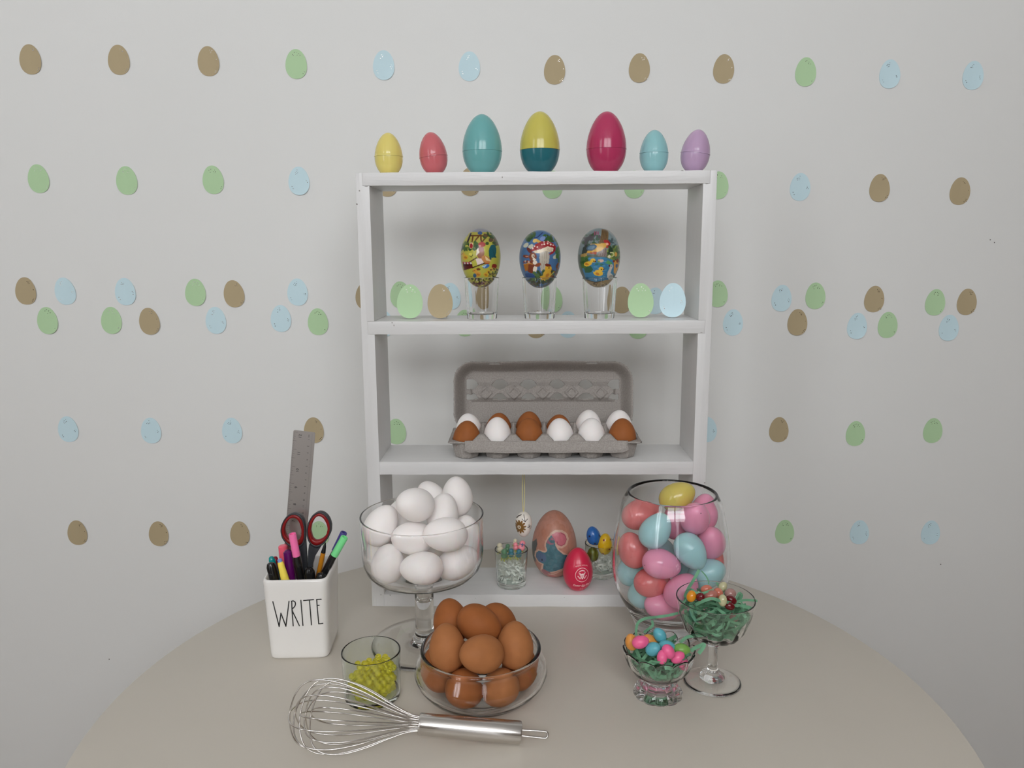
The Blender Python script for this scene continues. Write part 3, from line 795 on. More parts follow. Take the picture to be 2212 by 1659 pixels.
for gi, (gx, wd, motif, art, (xc, yc, hw, hh), base, off) in enumerate(GL):
    B = onz(gx, 688 - 2, Z2)
    sc = proj((B.x, YG, Z2 + .03))[2]
    gx0 = ony(gx, 650, YG).x
    h = (ony(gx, 600, YG - .025).z - Z2)
    facet = lambda i, t, r, z: (r * (1 - 0.018 * (1 - abs(math.cos(4 * t)) ** .7)), z)
    g = tumbler('shot_glass', f'small clear tumbler holding the {motif} egg, {wd} of three on the upper shelf', 'glass', 'tumblers under the printed eggs', (gx0, YG, Z2), 32.3 / sc, 37.3 / sc, h, .0021, .0075, 64, facet)
    ex = [1038.5, 1166.3, 1293.6][gi]; ey0 = [493, 497, 492.5][gi]; ey1 = [621, 622, 621][gi]; ewp = [85, 88.5, 90][gi]
    top, bot = ony(ex, ey0, YG).z, ony(ex, ey1, YG).z
    L = (top - bot) * 1.0; W = ewp / sc
    NU, NV = 300, 170
    v, f = [], []
    for i in range(NV + 1):
        t_ = math.pi * i / NV
        z = L / 2 * math.cos(t_)
        r = W / 2 * (math.sin(t_) ** 0.97) * (1 + .04 * math.cos(t_))
        for j in range(NU):
            a = 2 * math.pi * j / NU
            v.append((r * math.sin(a), -r * math.cos(a), z))
    for i in range(NV):
        for j in range(NU):
            j2 = (j + 1) % NU
            f.append((i * NU + j, (i + 1) * NU + j, (i + 1) * NU + j2, i * NU + j2))
    va = np.array(v)
    u = xc + va[:, 0] / (W / 2) * hw
    vv = yc - va[:, 2] / (L / 2) * hh
    p = Paint(u, vv, base)
    art(p)
    rim = np.abs(va[:, 1]) < .0016                    # pale pasted edge band where the two printed halves meet
    p.put(rim, cc(150, 146, 132))
    et = thing('printed_egg', f'papier-mache egg printed with a {motif} scene, standing in the {wd} tumbler', 'easter egg', (ony(ex, (ey0 + ey1) / 2, YG).x, YG, (top + bot) / 2), 'printed eggs in tumblers')
    painted('printed_shell', et, v, f, p.c, 'lithograph')
    v, f = [], []                                      # the raised seam band round the side
    for k in range(96):
        t_ = 2 * math.pi * k / 96
        z = L / 2 * math.cos(t_); r = W / 2 * (abs(math.sin(t_)) ** 0.97) * (1 + .04 * math.cos(t_)) * (1 if math.sin(t_) >= 0 else -1)
        n = Vector((math.sin(t_) / W, 0, math.cos(t_) / L)).normalized() * .0005
        v += [(r + n.x, .0010, z + n.z), (r + n.x, .0030, z + n.z)]
    f = [(2 * k, 2 * k + 1, (2 * k + 3) % 192, (2 * k + 2) % 192) for k in range(96)]
    part('seam_band', et, v, f, 'paper_white')

# ------------------------------------------------------------------ egg carton with a dozen eggs
Z1 = BZ[1][1]
PIT = 0.0497
CY0 = 0.0125                                        # front foot of the carton
CXc = (1004 + 1348) / 2
cx0 = ony(CXc, 950, 0.035).x
ct = thing('egg_carton', 'grey pulp egg carton with open lid on the middle shelf', 'egg carton', (cx0, 0, Z1 + .0003))
HT = .031                                           # rim height
X0, X1, Y0, Y1 = -.1525, .1525, .0085, .1120
nx, ny = 252, 88
def tray(x, y):
    """inner surface height of the tray"""
    i = min(5, max(0, int((x + 3 * PIT) // PIT))); xc_ = (-2.5 + i) * PIT
    j = 0 if y < .0603 else 1; yc_ = .0354 if j == 0 else .0852
    u, q = abs(x - xc_) / (PIT / 2), abs(y - yc_) / (PIT / 2)
    d = max(u, q, (u + q) * .74)
    cup = .0035 + max(0.0, d - .66) / .31 * .033
    # height limit: lower saddles beside every egg, posts between four eggs, peaks at the front between two eggs
    ex = min(abs(x - k * PIT) for k in range(-2, 3)) / (PIT / 2)
    inner = abs(y - .0603) < .02
    if inner and abs(x) < 2.5 * PIT:
        top = .026 + .026 * max(0.0, 1 - ex * 2.2) * max(0.0, 1 - abs(y - .0603) / .018)
    elif abs(x) < 2.62 * PIT:
        top = HT - .0005 + .0110 * max(0.0, min(1.0, 1.35 - ex * 2.1))
    else:
        top = HT
    edge = min(x - X0, X1 - x, y - Y0, Y1 - y)
    if edge < .0045: return HT + (top - HT) * edge / .0045 - .0015 * max(0, (.002 - edge) / .002)
    return min(cup, top)
v, f = [], []
for a in range(nx + 1):
    for b in range(ny + 1):
        x, y = X0 + (X1 - X0) * a / nx, Y0 + (Y1 - Y0) * b / ny
        cxr = max(0, abs(x) - (X1 - .006)); cyr = max(0, (Y0 + .006) - y, y - (Y1 - .006))
        h_ = math.hypot(cxr, cyr)
        if h_ > .006:                                # round the corners of the flange
            k = .006 / h_
            x = math.copysign(X1 - .006 + cxr * k, x)
            y = (Y0 + .006 - cyr * k) if y < .05 else (Y1 - .006 + cyr * k)
        z = tray(x, y)
        v.append((x + rng.uniform(-.0002, .0002), y, z + rng.uniform(-.00025, .00025)))
for a in range(nx):
    for b in range(ny):
        i = a * (ny + 1) + b
        f.append((i, i + ny + 1, i + ny + 2, i + 1))
def thicken(me, t):
    """a second skin t behind the first, joined along the open edges"""
    bm = bmesh.new(); bm.from_mesh(me)
    bmesh.ops.remove_doubles(bm, verts=bm.verts, dist=.00015)
    bmesh.ops.dissolve_degenerate(bm, edges=bm.edges, dist=.00005)
    bm.normal_update()
    first, edges = bm.faces[:], [e for e in bm.edges if e.is_boundary]
    twin = {q: bm.verts.new(q.co - q.normal * t) for q in bm.verts[:]}
    for fc in first:
        bm.faces.new([twin[q] for q in reversed(fc.verts)])
    for e in edges:
        lp = e.link_loops[0]
        q1, q2 = lp.vert, lp.link_loop_next.vert
        bm.faces.new((q2, q1, twin[q1], twin[q2]))
    bm.to_mesh(me); bm.free()
    me.polygons.foreach_set('use_smooth', [True] * len(me.polygons))
    me.update()
me = mesh('tray', v, f, 'pulp', smooth=True)
thicken(me, .0016)
tro = link('tray', me, ct, (0, 0, -min(q.co.z for q in me.vertices)))
# folded-out closing flap along the front
v, f = [], []
fx0, fx1 = ony(1003, 960, .0).x - cx0, ony(1358, 960, .0).x - cx0
for a in range(61):
    q = a / 60
    for b, (yy, zz) in enumerate([(.0112, .0306), (.0092, .0310), (.0078, .0285), (.0066, .0240), (.0046, .0188), (.0014, .0164), (-.0012, .0158)]):
        inset = .006 * min(1, b / 4)
        e = min(q, 1 - q)
        zz += (.004 * max(0, 1 - e / .03) if b > 3 else 0) + .0006 * math.sin(q * 21 + b)
        v.append((fx0 + inset * 0 + (fx1 - fx0) * q, yy + .0006 * math.sin(q * 17), zz))
for a in range(60):
    for b in range(6):
        i = a * 7 + b
        f.append((i, i + 1, i + 8, i + 7))
me = mesh('closing_flap', v, f, 'pulp'); thicken(me, .0016)
link('closing_flap', me, ct)
# the lid, leaning back open, with two rows of vent openings
LW, LH, LD = .152, .1085, .034
nx, ny = 300, 108
hx = [(-2.5 + k) * PIT for k in range(6)]
hr = random.Random(5)
wob = [[hr.uniform(.88, 1.1) for _ in range(4)] for _ in range(12)]
def hole(s, t):
    for k, c in enumerate(hx):
        hwid = .0142 if 0 < k < 5 else .0108
        cc_ = c if 0 < k < 5 else c * .985
        for row, (tc, hh_) in enumerate(((.0690, .0086), (.0440, .0066))):
            wq = wob[k + 6 * row]
            ds = (s - cc_) / (hwid * wq[0])
            if abs(ds) < 1:
                up_ = hh_ * (1 - abs(ds) ** 2.2) * wq[1]; dn = (hh_ if row == 0 else .0015) * (1 - abs(ds) ** 1.6)
                if row: up_ = .0105 * (1 - ds * ds)
                if k in (0, 5):
                    so = (s - cc_) * (1 if k else -1) / hwid
                    if so > 0: up_, dn = (hh_ * wq[1], hh_) if row == 0 else (.0085, .0015)
                    if so > .92: continue
                if -dn < t - tc < up_: return True
    for c in (-.083, .083):                         # two slots in the front edge that catch the flap
        if abs(s - c) < .010 and LH - .0045 < t < LH - .0020: return True
    return False
def liddepth(s, t):
    # distance to the rounded outline
    rr = .034
    ax_, at_ = abs(s) - (LW - rr), max(t - (LH - rr), (rr * .6) - t)
    e = rr - (math.hypot(max(ax_, 0), max(at_, 0)) if (ax_ > 0 and at_ > 0) else max(ax_, at_))
    q = min(1.0, max(0.0, e / .019)); q = q * q * (3 - 2 * q)
    d = LD * q
    b = abs(t - .0560)
    band = min(1.0, max(0.0, (.0175 - b) / .008))
    in_s = min(1.0, max(0.0, (LW - .026 - abs(s)) / .004))
    d -= .0085 * band * in_s
    for k in range(-2, 3):
        dm = abs(s - k * PIT) + abs(t - .0545)
        d -= .0025 * in_s * max(0.0, min(1.0, (.0135 - dm) / .0018))
        d += .0022 * in_s * max(0.0, min(1.0, (.0085 - dm) / .0015))
    return d, e
v, f = [], []
ids = {}
for a in range(nx + 1):
    for b in range(ny + 1):
        s, t = -LW + 2 * LW * a / nx, LH * b / ny
        d, e = liddepth(s, t)
        ids[a, b] = (len(v), e)
        if e < -1e-5 and abs(s) > LW - .0341 and (t > LH - .0341 or t < .0205):   # pull corner points onto the rounded outline
            rr = .034
            cx_, ct_ = LW - rr, (LH - rr if t > LH / 2 else rr * .6)
            dx, dt = abs(s) - cx_, t - ct_
            k = rr / math.hypot(dx, dt)
            s, t, d = math.copysign(cx_ + dx * k, s), ct_ + dt * k, 0.0
        v.append((s, d + hr.uniform(-.0002, .0002), t + .0007 * math.sin(s * 33 + 1) * (t / LH)))
for a in range(nx):
    for b in range(ny):
        s, t = -LW + 2 * LW * (a + .5) / nx, LH * (b + .5) / ny
        q = [ids[a, b], ids[a + 1, b], ids[a + 1, b + 1], ids[a, b + 1]]
        if hole(s, t) or max(e for _, e in q) <= 0: continue
        f.append(tuple(i for i, _ in q))
me = mesh('lid', v, f, 'pulp')
bm = bmesh.new(); bm.from_mesh(me)
bmesh.ops.remove_doubles(bm, verts=bm.verts, dist=.0002)
bmesh.ops.delete(bm, geom=[q for q in bm.verts if not q.link_faces], context='VERTS')
for _ in range(4):                                  # soften the stair-stepped cut edges
    bd = [q for q in bm.verts if q.is_boundary]
    new = {q: sum((e.other_vert(q).co for e in q.link_edges if e.is_boundary), Vector()) / max(1, sum(e.is_boundary for e in q.link_edges)) for q in bd}
    for q, c in new.items(): q.co = q.co * .4 + c * .6
bm.to_mesh(me); bm.free()
thicken(me, .0017)
link('lid', me, ct, (0, .1135, .0325), (R(-9), 0, 0))
# a dozen eggs
EL, EW = .0545, .0440
egg_mesh = {}
for c in ('white', 'brown', 'tan'):
    v, f = lathe(egg_prof(EL, EW, 30, .13), 44)
    egg_mesh[c] = mesh('egg_' + c, v, f, 'shell_' + c)
fr = [('brown', 909), ('white', 901.5), ('brown', 903), ('white', 903.5), ('white', 903), ('brown', 904)]
bk = [('white', 893), ('brown', 892), ('brown', 889), ('brown', 895.5), ('white', 885.5), ('white', 885.5)]
nm = ['first', 'second', 'third', 'fourth', 'fifth', 'sixth']
for row, (lst, yy) in enumerate(((fr, .0354), (bk, .0852))):
    for k, (c, ytop) in enumerate(lst):
        x = cx0 + (-2.5 + k) * PIT
        zt = ony(proj((x, yy, .3))[0], ytop, yy).z
        side = 'front' if row == 0 else 'back'
        lb = f'{c} egg, {nm[k]} from the left in the {side} row of the carton'
        o = link('chicken_egg', egg_mesh[c], None)
        tag(o, lb, 'egg', 'dozen eggs in the carton')
        zc = zt - EL / 2
        zmin = Z1 + .0058 + EL / 2 - .001
        o.location = (x + rng.uniform(-.0006, .0006), yy, max(zc, zmin - .0035))
        o.rotation_euler = (R(rng.uniform(-5, 5)), R(rng.uniform(-5, 5)), rng.uniform(0, 6))

# ------------------------------------------------------------------ the bottom shelf
Z0 = BZ[0][1]
def zat(base, py):
    lo, hi = -.1, 1.0
    for _ in range(50):
        mid = (lo + hi) / 2
        if proj((base[0], base[1], mid))[1] > py: lo = mid
        else: hi = mid
    return lo
def shreds(name, n, rad, z0, z1, w, lmin, lmax, material, seed, parent=None, flat=.5, avoid=None):
    q = random.Random(seed)
    b = MB()
    while n > 0:
        a, r = q.uniform(0, 6.3), math.sqrt(q.random())
        z = q.uniform(z0, z1)
        rr = rad(z)
        p = Vector((rr * r * math.cos(a), rr * r * math.sin(a), z))
        d = Vector((q.gauss(0, 1), q.gauss(0, 1), q.gauss(0, flat))).normalized()
        L = q.uniform(lmin, lmax)
        bend = Vector((q.gauss(0, 1), q.gauss(0, 1), q.gauss(0, 1))) * L * .18
        pts = [p + d * L * (k / 8 - .5) + bend * (1 - (k / 4 - 1) ** 2) + Vector((q.gauss(0, 1), q.gauss(0, 1), q.gauss(0, 1))) * L * .012 for k in range(9)]
        ok = True
        for k, x in enumerate(pts):
            x.z = min(max(x.z, z0), z1 + .004)
            m_ = rad(x.z) * .985
            h = math.hypot(x.x, x.y)
            if h > m_: x.x *= m_ / h; x.y *= m_ / h
        b.add(*ribbon(pts, w * q.uniform(.75, 1.15), Vector((q.gauss(0, 1), q.gauss(0, 1), q.gauss(0, 1)))))
        n -= 1
    return b.obj(name, material, parent)
# left votive with white paper shred and small two-lobed ornaments
vb = Vector((-.0398, .0401, Z0))
vh = zat(vb, 1185) - Z0
tumbler('votive_glass', 'small clear glass of paper shred and tiny ornaments left of the painted egg', 'glass', 'small glasses on the bottom shelf', tuple(vb), .0240, .0274, vh, .0016, .0085, 64, m='glass_green')
sd = shreds('paper_shred', 130, lambda z: .0215 + z * .05, .0095, vh * .66, .0028, .008, .016, 'paper_white', 4)
sd.location = vb
tag(sd, 'white crinkled paper shred inside the glass left of the painted egg', 'paper shred', kind='stuff')
mat('orn_cream', rgb(190, 184, 160, 1.5), .35); mat('orn_green', rgb(84, 120, 92, 1.5), .3); mat('orn_teal', rgb(56, 104, 116, 1.5), .3)
mat('orn_pink', rgb(214, 130, 140, 1.4), .35); mat('orn_skirt', rgb(160, 160, 70, 1.2), .5); mat('orn_blue', rgb(60, 90, 130, 1.2), .3)
def ornament(px, py, dy, sc, m, label, tilt):
    t = thing('bud_ornament', label, 'ornament', ony(px, py, vb.y + dy), 'tiny ornaments in the left small glass')
    v, f = lathe([(0, -.0058), (.0030, -.0052), (.0046, -.0030), (.0047, -.0008), (.0036, .0010), (.0032, .0016), (.0038, .0026), (.0040, .0044), (.0030, .0066), (.0014, .0076), (0, .0078)], 20)
    tl_ = part('two_lobed_body', t, v, f, m)
    b = MB()
    for k in range(7):
        a = 2 * math.pi * k / 7
        b.add(*ribbon([Vector((.0028 * math.cos(a), .0028 * math.sin(a), -.0052)), Vector((.0048 * math.cos(a), .0048 * math.sin(a), -.0062)), Vector((.0056 * math.cos(a + .2), .0056 * math.sin(a + .2), -.0080))], .0022, Vector((0, 0, 1))))
    b.obj('leaf_skirt', 'orn_skirt', tl_)
    t.scale = (sc, sc, sc)
    t.rotation_euler = (R(tilt[0]), R(tilt[1]), 0)
    return t
ornament(1080, 1184, .006, 1.12, 'orn_cream', 'cream two-lobed ornament at the left of the small glass', (-10, -8))
ornament(1096, 1184, .010, .95, 'orn_green', 'dark green ornament at the back of the small glass', (5, 10))
ornament(1089.5, 1197, -.010, 1.2, 'orn_green', 'grey-green ornament nearest the front of the small glass', (12, -4))
ornament(1104, 1195, -.008, 1.1, 'orn_teal', 'teal ornament in the middle of the small glass', (10, 2))
ornament(1120.5, 1196, -.006, 1.08, 'orn_teal', 'dark teal ornament at the right of the small glass', (8, 8))
ornament(1114, 1181, .006, .95, 'orn_pink', 'small pink ornament behind the teal ones', (0, -6))
pk = ornament(1127, 1180, .002, 1.25, 'orn_pink', 'pink ornament with a blue star mark at the right rim of the small glass', (-6, 14))
b = MB()
for a in (90, 20, 160, 270):
    b.add(*ribbon([Vector((0, -.0044, .0030)), Vector((.0030 * math.cos(R(a)), -.0040, .0030 + .0030 * math.sin(R(a))))], .0011, Vector((0, -1, 0))))
b.obj('star_mark', 'orn_blue', pk, smooth=False)
ornament(1113, 1171.5, .012, .8, 'orn_cream', 'small cream ornament at the back rim of the small glass', (0, 4))

# the big painted egg
eb = Vector((.0325, .0800, Z0 + .0003))
L, W, foot = .1165, .0760, .0030
mat('pastel_wash', (1, 1, 1, 1), .45, attr='print', noise=(160, .10, (1, 1, .35)), bump=(260, .2, ONE, .0004), coat=.15)
NU, NV = 320, 240
t1 = math.acos(1 - 2 * foot / L)
v, f = [(0, 0, 0)], []
zc = L / 2 - foot
rings = egg_prof(L, W, NV, .12, t1, math.pi)
for r, z in rings:
    for j in range(NU):
        a = 2 * math.pi * j / NU
        v.append((r * math.sin(a), -r * math.cos(a), z + zc))
f = [(0, 1 + (j + 1) % NU, 1 + j) for j in range(NU)]
for i in range(NV):
    for j in range(NU):
        j2 = (j + 1) % NU
        f.append((1 + i * NU + j, 1 + i * NU + j2, 1 + (i + 1) * NU + j2, 1 + (i + 1) * NU + j))
va = np.array(v)
xc, yc, hw, hh = 972, 828, 328, 500
p = Paint(xc + va[:, 0] / (W / 2) * hw, yc - (va[:, 2] - zc) / (L / 2) * hh, cc(176, 124, 106))
front = va[:, 1] < 0
p.u = np.where(front, p.u, 1200 + (p.u - xc) * .6)      # the back carries a plainer patch
p.blobs(26, (820, 330, 1260, 620), 90, [cc(178, 123, 103), cc(173, 118, 97), cc(179, 127, 110)], 31).blobs(20, (700, 900, 1200, 1320), 90, [cc(174, 122, 105), cc(179, 128, 112)], 32)
edge = cc(196, 160, 142)
p.poly([(640, 800), (710, 690), (720, 760), (690, 900), (700, 1060), (660, 1040)], cc(84, 86, 84))
curl = [(905, 640), (930, 590), (985, 560), (1060, 565), (1120, 610), (1140, 670), (1115, 730), (1065, 750), (1015, 735), (1000, 690)]
p.line(curl, 62, edge)
body = [(850, 700), (880, 640), (920, 600), (965, 660), (975, 730), (1010, 800), (1090, 870), (1180, 920), (1260, 970), (1180, 1050), (1050, 1110), (930, 1150), (860, 1170), (800, 1120), (810, 1030), (740, 1015), (700, 960), (705, 890), (740, 845), (830, 850), (860, 820), (840, 750)]
p.line(body + body[:1], 40, edge)
p.poly([(905, 640), (930, 590), (985, 560), (1060, 565), (1120, 610), (1140, 670), (1115, 730), (1065, 750), (1015, 735), (975, 690), (960, 720), (900, 720), (865, 690)], cc(186, 100, 112))
p.ell(1060, 660, 72, 88, cc(190, 104, 116)).line([(1000, 680), (1010, 720), (1060, 745), (1110, 725), (1135, 670), (1115, 610), (1060, 575)], 10, cc(150, 70, 84))
p.poly(body, cc(70, 108, 118)).ell(775, 935, 72, 82, cc(84, 100, 126))
p.poly([(850, 700), (880, 640), (920, 600), (955, 660), (950, 720), (870, 735)], cc(150, 96, 112))
p.blobs_in(body, 90, 30, [cc(74, 116, 124), cc(66, 102, 112), cc(82, 116, 124)], 33).ell(775, 935, 66, 76, cc(84, 100, 126))
p.poly([(1120, 880), (1260, 970), (1190, 1040), (1130, 960)], cc(50, 78, 92)).ell(787, 970, 10, 18, cc(24, 24, 40))
p.poly([(800, 1120), (900, 1160), (930, 1200), (840, 1240), (770, 1200)], cc(150, 100, 104))
p.line([(790, 1060), (770, 1180), (830, 1270), (920, 1290), (980, 1260), (970, 1220), (880, 1205), (960, 1195), (1080, 1130)], 16, edge).ell(930, 1250, 60, 34, cc(182, 110, 106), 10)
pe = thing('painted_egg', 'large standing egg painted salmon pink with a teal bird, on the bottom shelf', 'ornamental egg', tuple(eb))
painted('painted_shell', pe, v, f, p.c, 'pastel_wash')

# the red egg with white print
rb_ = Vector((.0689, .0227, Z0 + .0003))
RL, RW, foot = .0722, .0486, .0020
mat('red_lacquer', rgb(190, 34, 66, 1.25), .30, coat=.2, sss=.05); mat('print_white', rgb(228, 196, 196, 1.3), .5)
re_ = thing('red_egg', 'red wooden egg with a white eagle seal and lettering on the bottom shelf', 'souvenir egg', tuple(rb_))
t1 = math.acos(1 - 2 * foot / RL)
zc = RL / 2 - foot
v, f = lathe([(0, 0)] + [(r, z + zc) for r, z in egg_prof(RL, RW, 40, .14, t1, math.pi)], 64)
red_body = part('egg_body', re_, v, f, 'red_lacquer', sharp=50)
AZ0 = math.atan2(CAM[0] - rb_.x, rb_.y - CAM[1]) + .30        # the print faces a little right of the camera
def on_egg(x, z, o=.00022):
    """x: mm round the egg from the print's middle, z: mm above the middle of the egg"""
    r = egg_r(RL, RW, z, .14)
    rm = RW / 2
    a = AZ0 + x / rm
    dr = (egg_r(RL, RW, z + .0005, .14) - egg_r(RL, RW, z - .0005, .14)) / .001
    n = Vector((math.sin(a), -math.cos(a), -dr)).normalized()
    return Vector((r * math.sin(a), -r * math.cos(a), z + zc)) + n * o
pr = MB()
def put2d(vf, cx, cy, sc=1.0, fn=None):
    v2, f2 = vf
    pts = [(cx + q[0] * sc, cy + q[1] * sc) for q in v2]
    if fn: pts = [fn(*q) for q in pts]
    pr.add([on_egg(x, y) for x, y in pts], f2)
# title on a gentle arc, seal, script line, year
put2d(text_mesh('WHITE HOUSE', .0030, 1.25), 0, .0146, 1.0, lambda x, y: (x, y + .0000 - x * x * 14))
ring = [(.0106 * math.cos(R(k * 6)), .0106 * math.sin(R(k * 6))) for k in range(61)]
put2d(stroke2d([(x * 1.06, y * 1.06) for x, y in ring], .0007), 0, -.0004)
def blob(pts, cx=0, cy=-.0004, s=1.0):
    pr.add([on_egg(cx + x * s, cy + y * s) for x, y in pts], [tuple(range(len(pts)))])
put2d(stroke2d([(-.0048, .0062), (-.0024, .0074), (0, .0078), (.0024, .0074), (.0048, .0062)], .0014), 0, -.0008)
for s in (-1, 1):                                              # wings, legs, branch and arrows
    for k in range(5):
        put2d(stroke2d([(s * (.0010 + .0002 * k), .0012 - .0008 * k), (s * (.0038 - .0003 * k), .0034 - .0016 * k), (s * (.0062 - .0010 * k), .0046 - .0020 * k)], .00085), 0, -.0006)
    put2d(stroke2d([(s * .0012, -.0030), (s * .0034, -.0048)], .0009), 0, -.0006)
    for k in range(3):
        put2d(stroke2d([(s * (.0030 + .0014 * k), -.0058 + .0018 * k), (s * (.0048 + .0014 * k), -.0046 + .0018 * k)], .0012), 0, -.0006)
blob([(.0019 * math.cos(R(k * 20)), .0019 * math.sin(R(k * 20)) + .0024) for k in range(18)], s=.62)
for k in range(4):
    put2d(stroke2d([(-.0015 + .0010 * k, .0008), (-.0015 + .0010 * k, -.0030)], .0005), 0, -.0008)
put2d(stroke2d([(-.0019, .0010), (.0019, .0010), (.0019, -.0018), (0, -.0040), (-.0019, -.0018), (-.0019, .0010)], .0005), 0, -.0008)
blob([(.0017 * math.cos(R(k * 20)), .0017 * math.sin(R(k * 20)) - .0068) for k in range(18)], s=.8)
put2d(text_mesh('Easter Egg Roll', .0058, .92, .45), -.0003, -.0190, 1.0, lambda x, y: (x, y + x * x * 4))
put2d(text_mesh('2018', .0026, 1.3), 0, -.0262)
pr.obj('white_print', 'print_white', red_body, smooth=False)
re_['label'] = 'red wooden egg with a white eagle seal and lettering on the bottom shelf'

# right votive with three speckled eggs
vb2 = Vector((.1117, .0800, Z0))
vh2 = zat(vb2, 1172) - Z0
tumbler('votive_glass', 'small clear glass with blue, yellow and olive eggs beside the red egg', 'glass', 'small glasses on the bottom shelf', tuple(vb2), .0236, .0272, vh2, .0016, .0085, 64, m='glass_green')
sd = shreds('paper_shred', 110, lambda z: .0210 + z * .05, .0095, vh2 * .56, .0028, .007, .015, 'paper_white', 8)
sd.location = vb2
tag(sd, 'white crinkled paper shred in the glass with the dotted eggs', 'paper shred', kind='stuff')
mat('egg_blue', rgb(36, 92, 160, 1.3), .22, coat=.3); mat('egg_yellow', rgb(206, 166, 26, 1.35), .22, coat=.3); mat('egg_olive', rgb(92, 96, 22, 1.3), .25, coat=.3)
mat('dot_red', rgb(130, 24, 24, 1.2), .3); mat('dot_navy', rgb(24, 24, 56, 1.0), .3); mat('hanger_gold', rgb(190, 170, 140, 1.2), .3, metal=.6)
def dotted_egg(label, px, py, Y, L, W, axis, m, dots, dm):
    t = thing('dotted_egg', label, 'easter egg', ony(px, py, Y), 'small dotted eggs in the right small glass')
    v, f = lathe(egg_prof(L, W, 24, .1), 36)
    db_ = part('egg_body', t, v, f, m)
    b = MB()
    M3 = ztrack(axis)
    Mi = M3.inverted()
    for x, z in dots:                                          # in view coordinates across the front, mm
        q = Mi @ Vector((x, -math.sqrt(max(0, (W / 2) ** 2 - x * x)) * .98, z))
        r = egg_r(L, W, max(-.49 * L, min(.49 * L, q.z)), .1)
        a = math.atan2(q.y, q.x)
        p0 = Vector((r * math.cos(a), r * math.sin(a), q.z))
        n = Vector((math.cos(a), math.sin(a), q.z / L * 2)).normalized()
        k3 = n.to_track_quat('Z', 'Y').to_matrix()
        b.add([p0 + n * .0003 + k3 @ Vector((.0017 * math.cos(R(40 * k)), .0017 * math.sin(R(40 * k)), 0)) for k in range(9)], [tuple(range(9))])
    if dots: b.obj('dots', dm, db_, smooth=False)
    t.rotation_mode = 'QUATERNION'
    t.rotation_quaternion = M3.to_quaternion()
    return t
dotted_egg('blue egg with dark dots, highest in the small glass beside the red egg', 1282, 1158, .072, .0335, .0238, (-.25, .05, 1), 'egg_blue', [(-.0075, .003), (.0015, -.009), (.0095, .0035)], 'dot_navy')
dotted_egg('yellow egg with dark red dots in the small glass beside the red egg', 1307, 1175, .066, .0365, .0235, (.06, 0, 1), 'egg_yellow', [(-.004, .010), (.0062, -.0055), (-.0048, -.0138), (.0098, .0095)], 'dot_red')
dotted_egg('olive green egg below the blue egg in the small glass', 1281.5, 1198, .072, .0255, .0185, (.1, .0, -1), 'egg_olive', [], 'dot_red')
b = MB()
b.add(*tube(catmull([ony(1266, 1164, .066), ony(1268, 1171, .060), ony(1277, 1177, .058), ony(1290, 1179, .058)], 6), .0006, 6))
tag(b.obj('hanging_loop', 'hanger_gold', None), 'thin pale cord loop under the blue egg', 'cord')

# the hanging white egg
hy = .060
hc = ony(1131, 1132.5, hy)
scl = proj(hc)[2]
HL, HWd = 57 / scl, 35.5 / scl
he = thing('hanging_egg', 'small white egg with a gold flower hanging on a ribbon under the middle shelf', 'ornament', tuple(hc))
NU, NV = 160, 110
v, f = [], []
for r, z in egg_prof(HL, HWd, NV, -.10):
    for j in range(NU):
        a = 2 * math.pi * j / NU
        v.append((r * math.sin(a), -r * math.cos(a), z))
for i in range(NV):
    for j in range(NU):
        j2 = (j + 1) % NU
        f.append((i * NU + j, i * NU + j2, (i + 1) * NU + j2, (i + 1) * NU + j))
va = np.array(v)
p = Paint(551 + va[:, 0] / (HWd / 2) * 119, 505 - va[:, 2] / (HL / 2) * 185, rgb(206, 200, 192, 1.5))
gold = rgb(122, 86, 40, 1.3); dk = rgb(70, 58, 54, 1.2)
for k in range(12):
    a = R(k * 30 + 8)
    p.ell(497 + 58 * math.cos(a), 510 - 66 * math.sin(a), 36, 15, gold, math.degrees(-a))
p.ell(497, 510, 46, 52, gold).ell(488, 512, 25, 26, rgb(200, 190, 175, 1.4)).ell(488, 512, 10, 12, gold)
for st in ([(555, 345), (575, 430)], [(575, 430), (530, 395)], [(575, 430), (605, 400)], [(450, 400), (480, 365), (520, 345)], [(630, 480), (632, 520)], [(632, 520), (610, 512)], [(632, 520), (655, 505)], [(640, 545), (662, 530)]):
    p.line(st, 9, dk)
p.put(va[:, 1] > 0, rgb(206, 200, 192, 1.5))
mat('print_gloss', (1, 1, 1, 1), .3, attr='print')
painted('printed_shell', he, v, f, p.c, 'print_gloss')
mat('ribbon_cream', rgb(176, 168, 120, 1.5), .5)
b = MB()
ztop = BZ[1][0] - hc.z
for dx in (-.0013, .0013):
    pts = [Vector((0, 0, HL / 2 - .001)), Vector((dx, 0, HL / 2 + .012)), Vector((dx * 1.3, .001, (HL / 2 + ztop) / 2)), Vector((dx * .8, 0, ztop - .0002))]
    b.add(*ribbon(catmull(pts, 5), .0014, Vector((0, -1, 0))))
b.obj('hanging_ribbon', 'ribbon_cream', he)
v, f = box(-.004, .004, -.004, .004, ztop - .0008, ztop)
part('tape_tab', he, v, f, 'ribbon_cream', smooth=False)


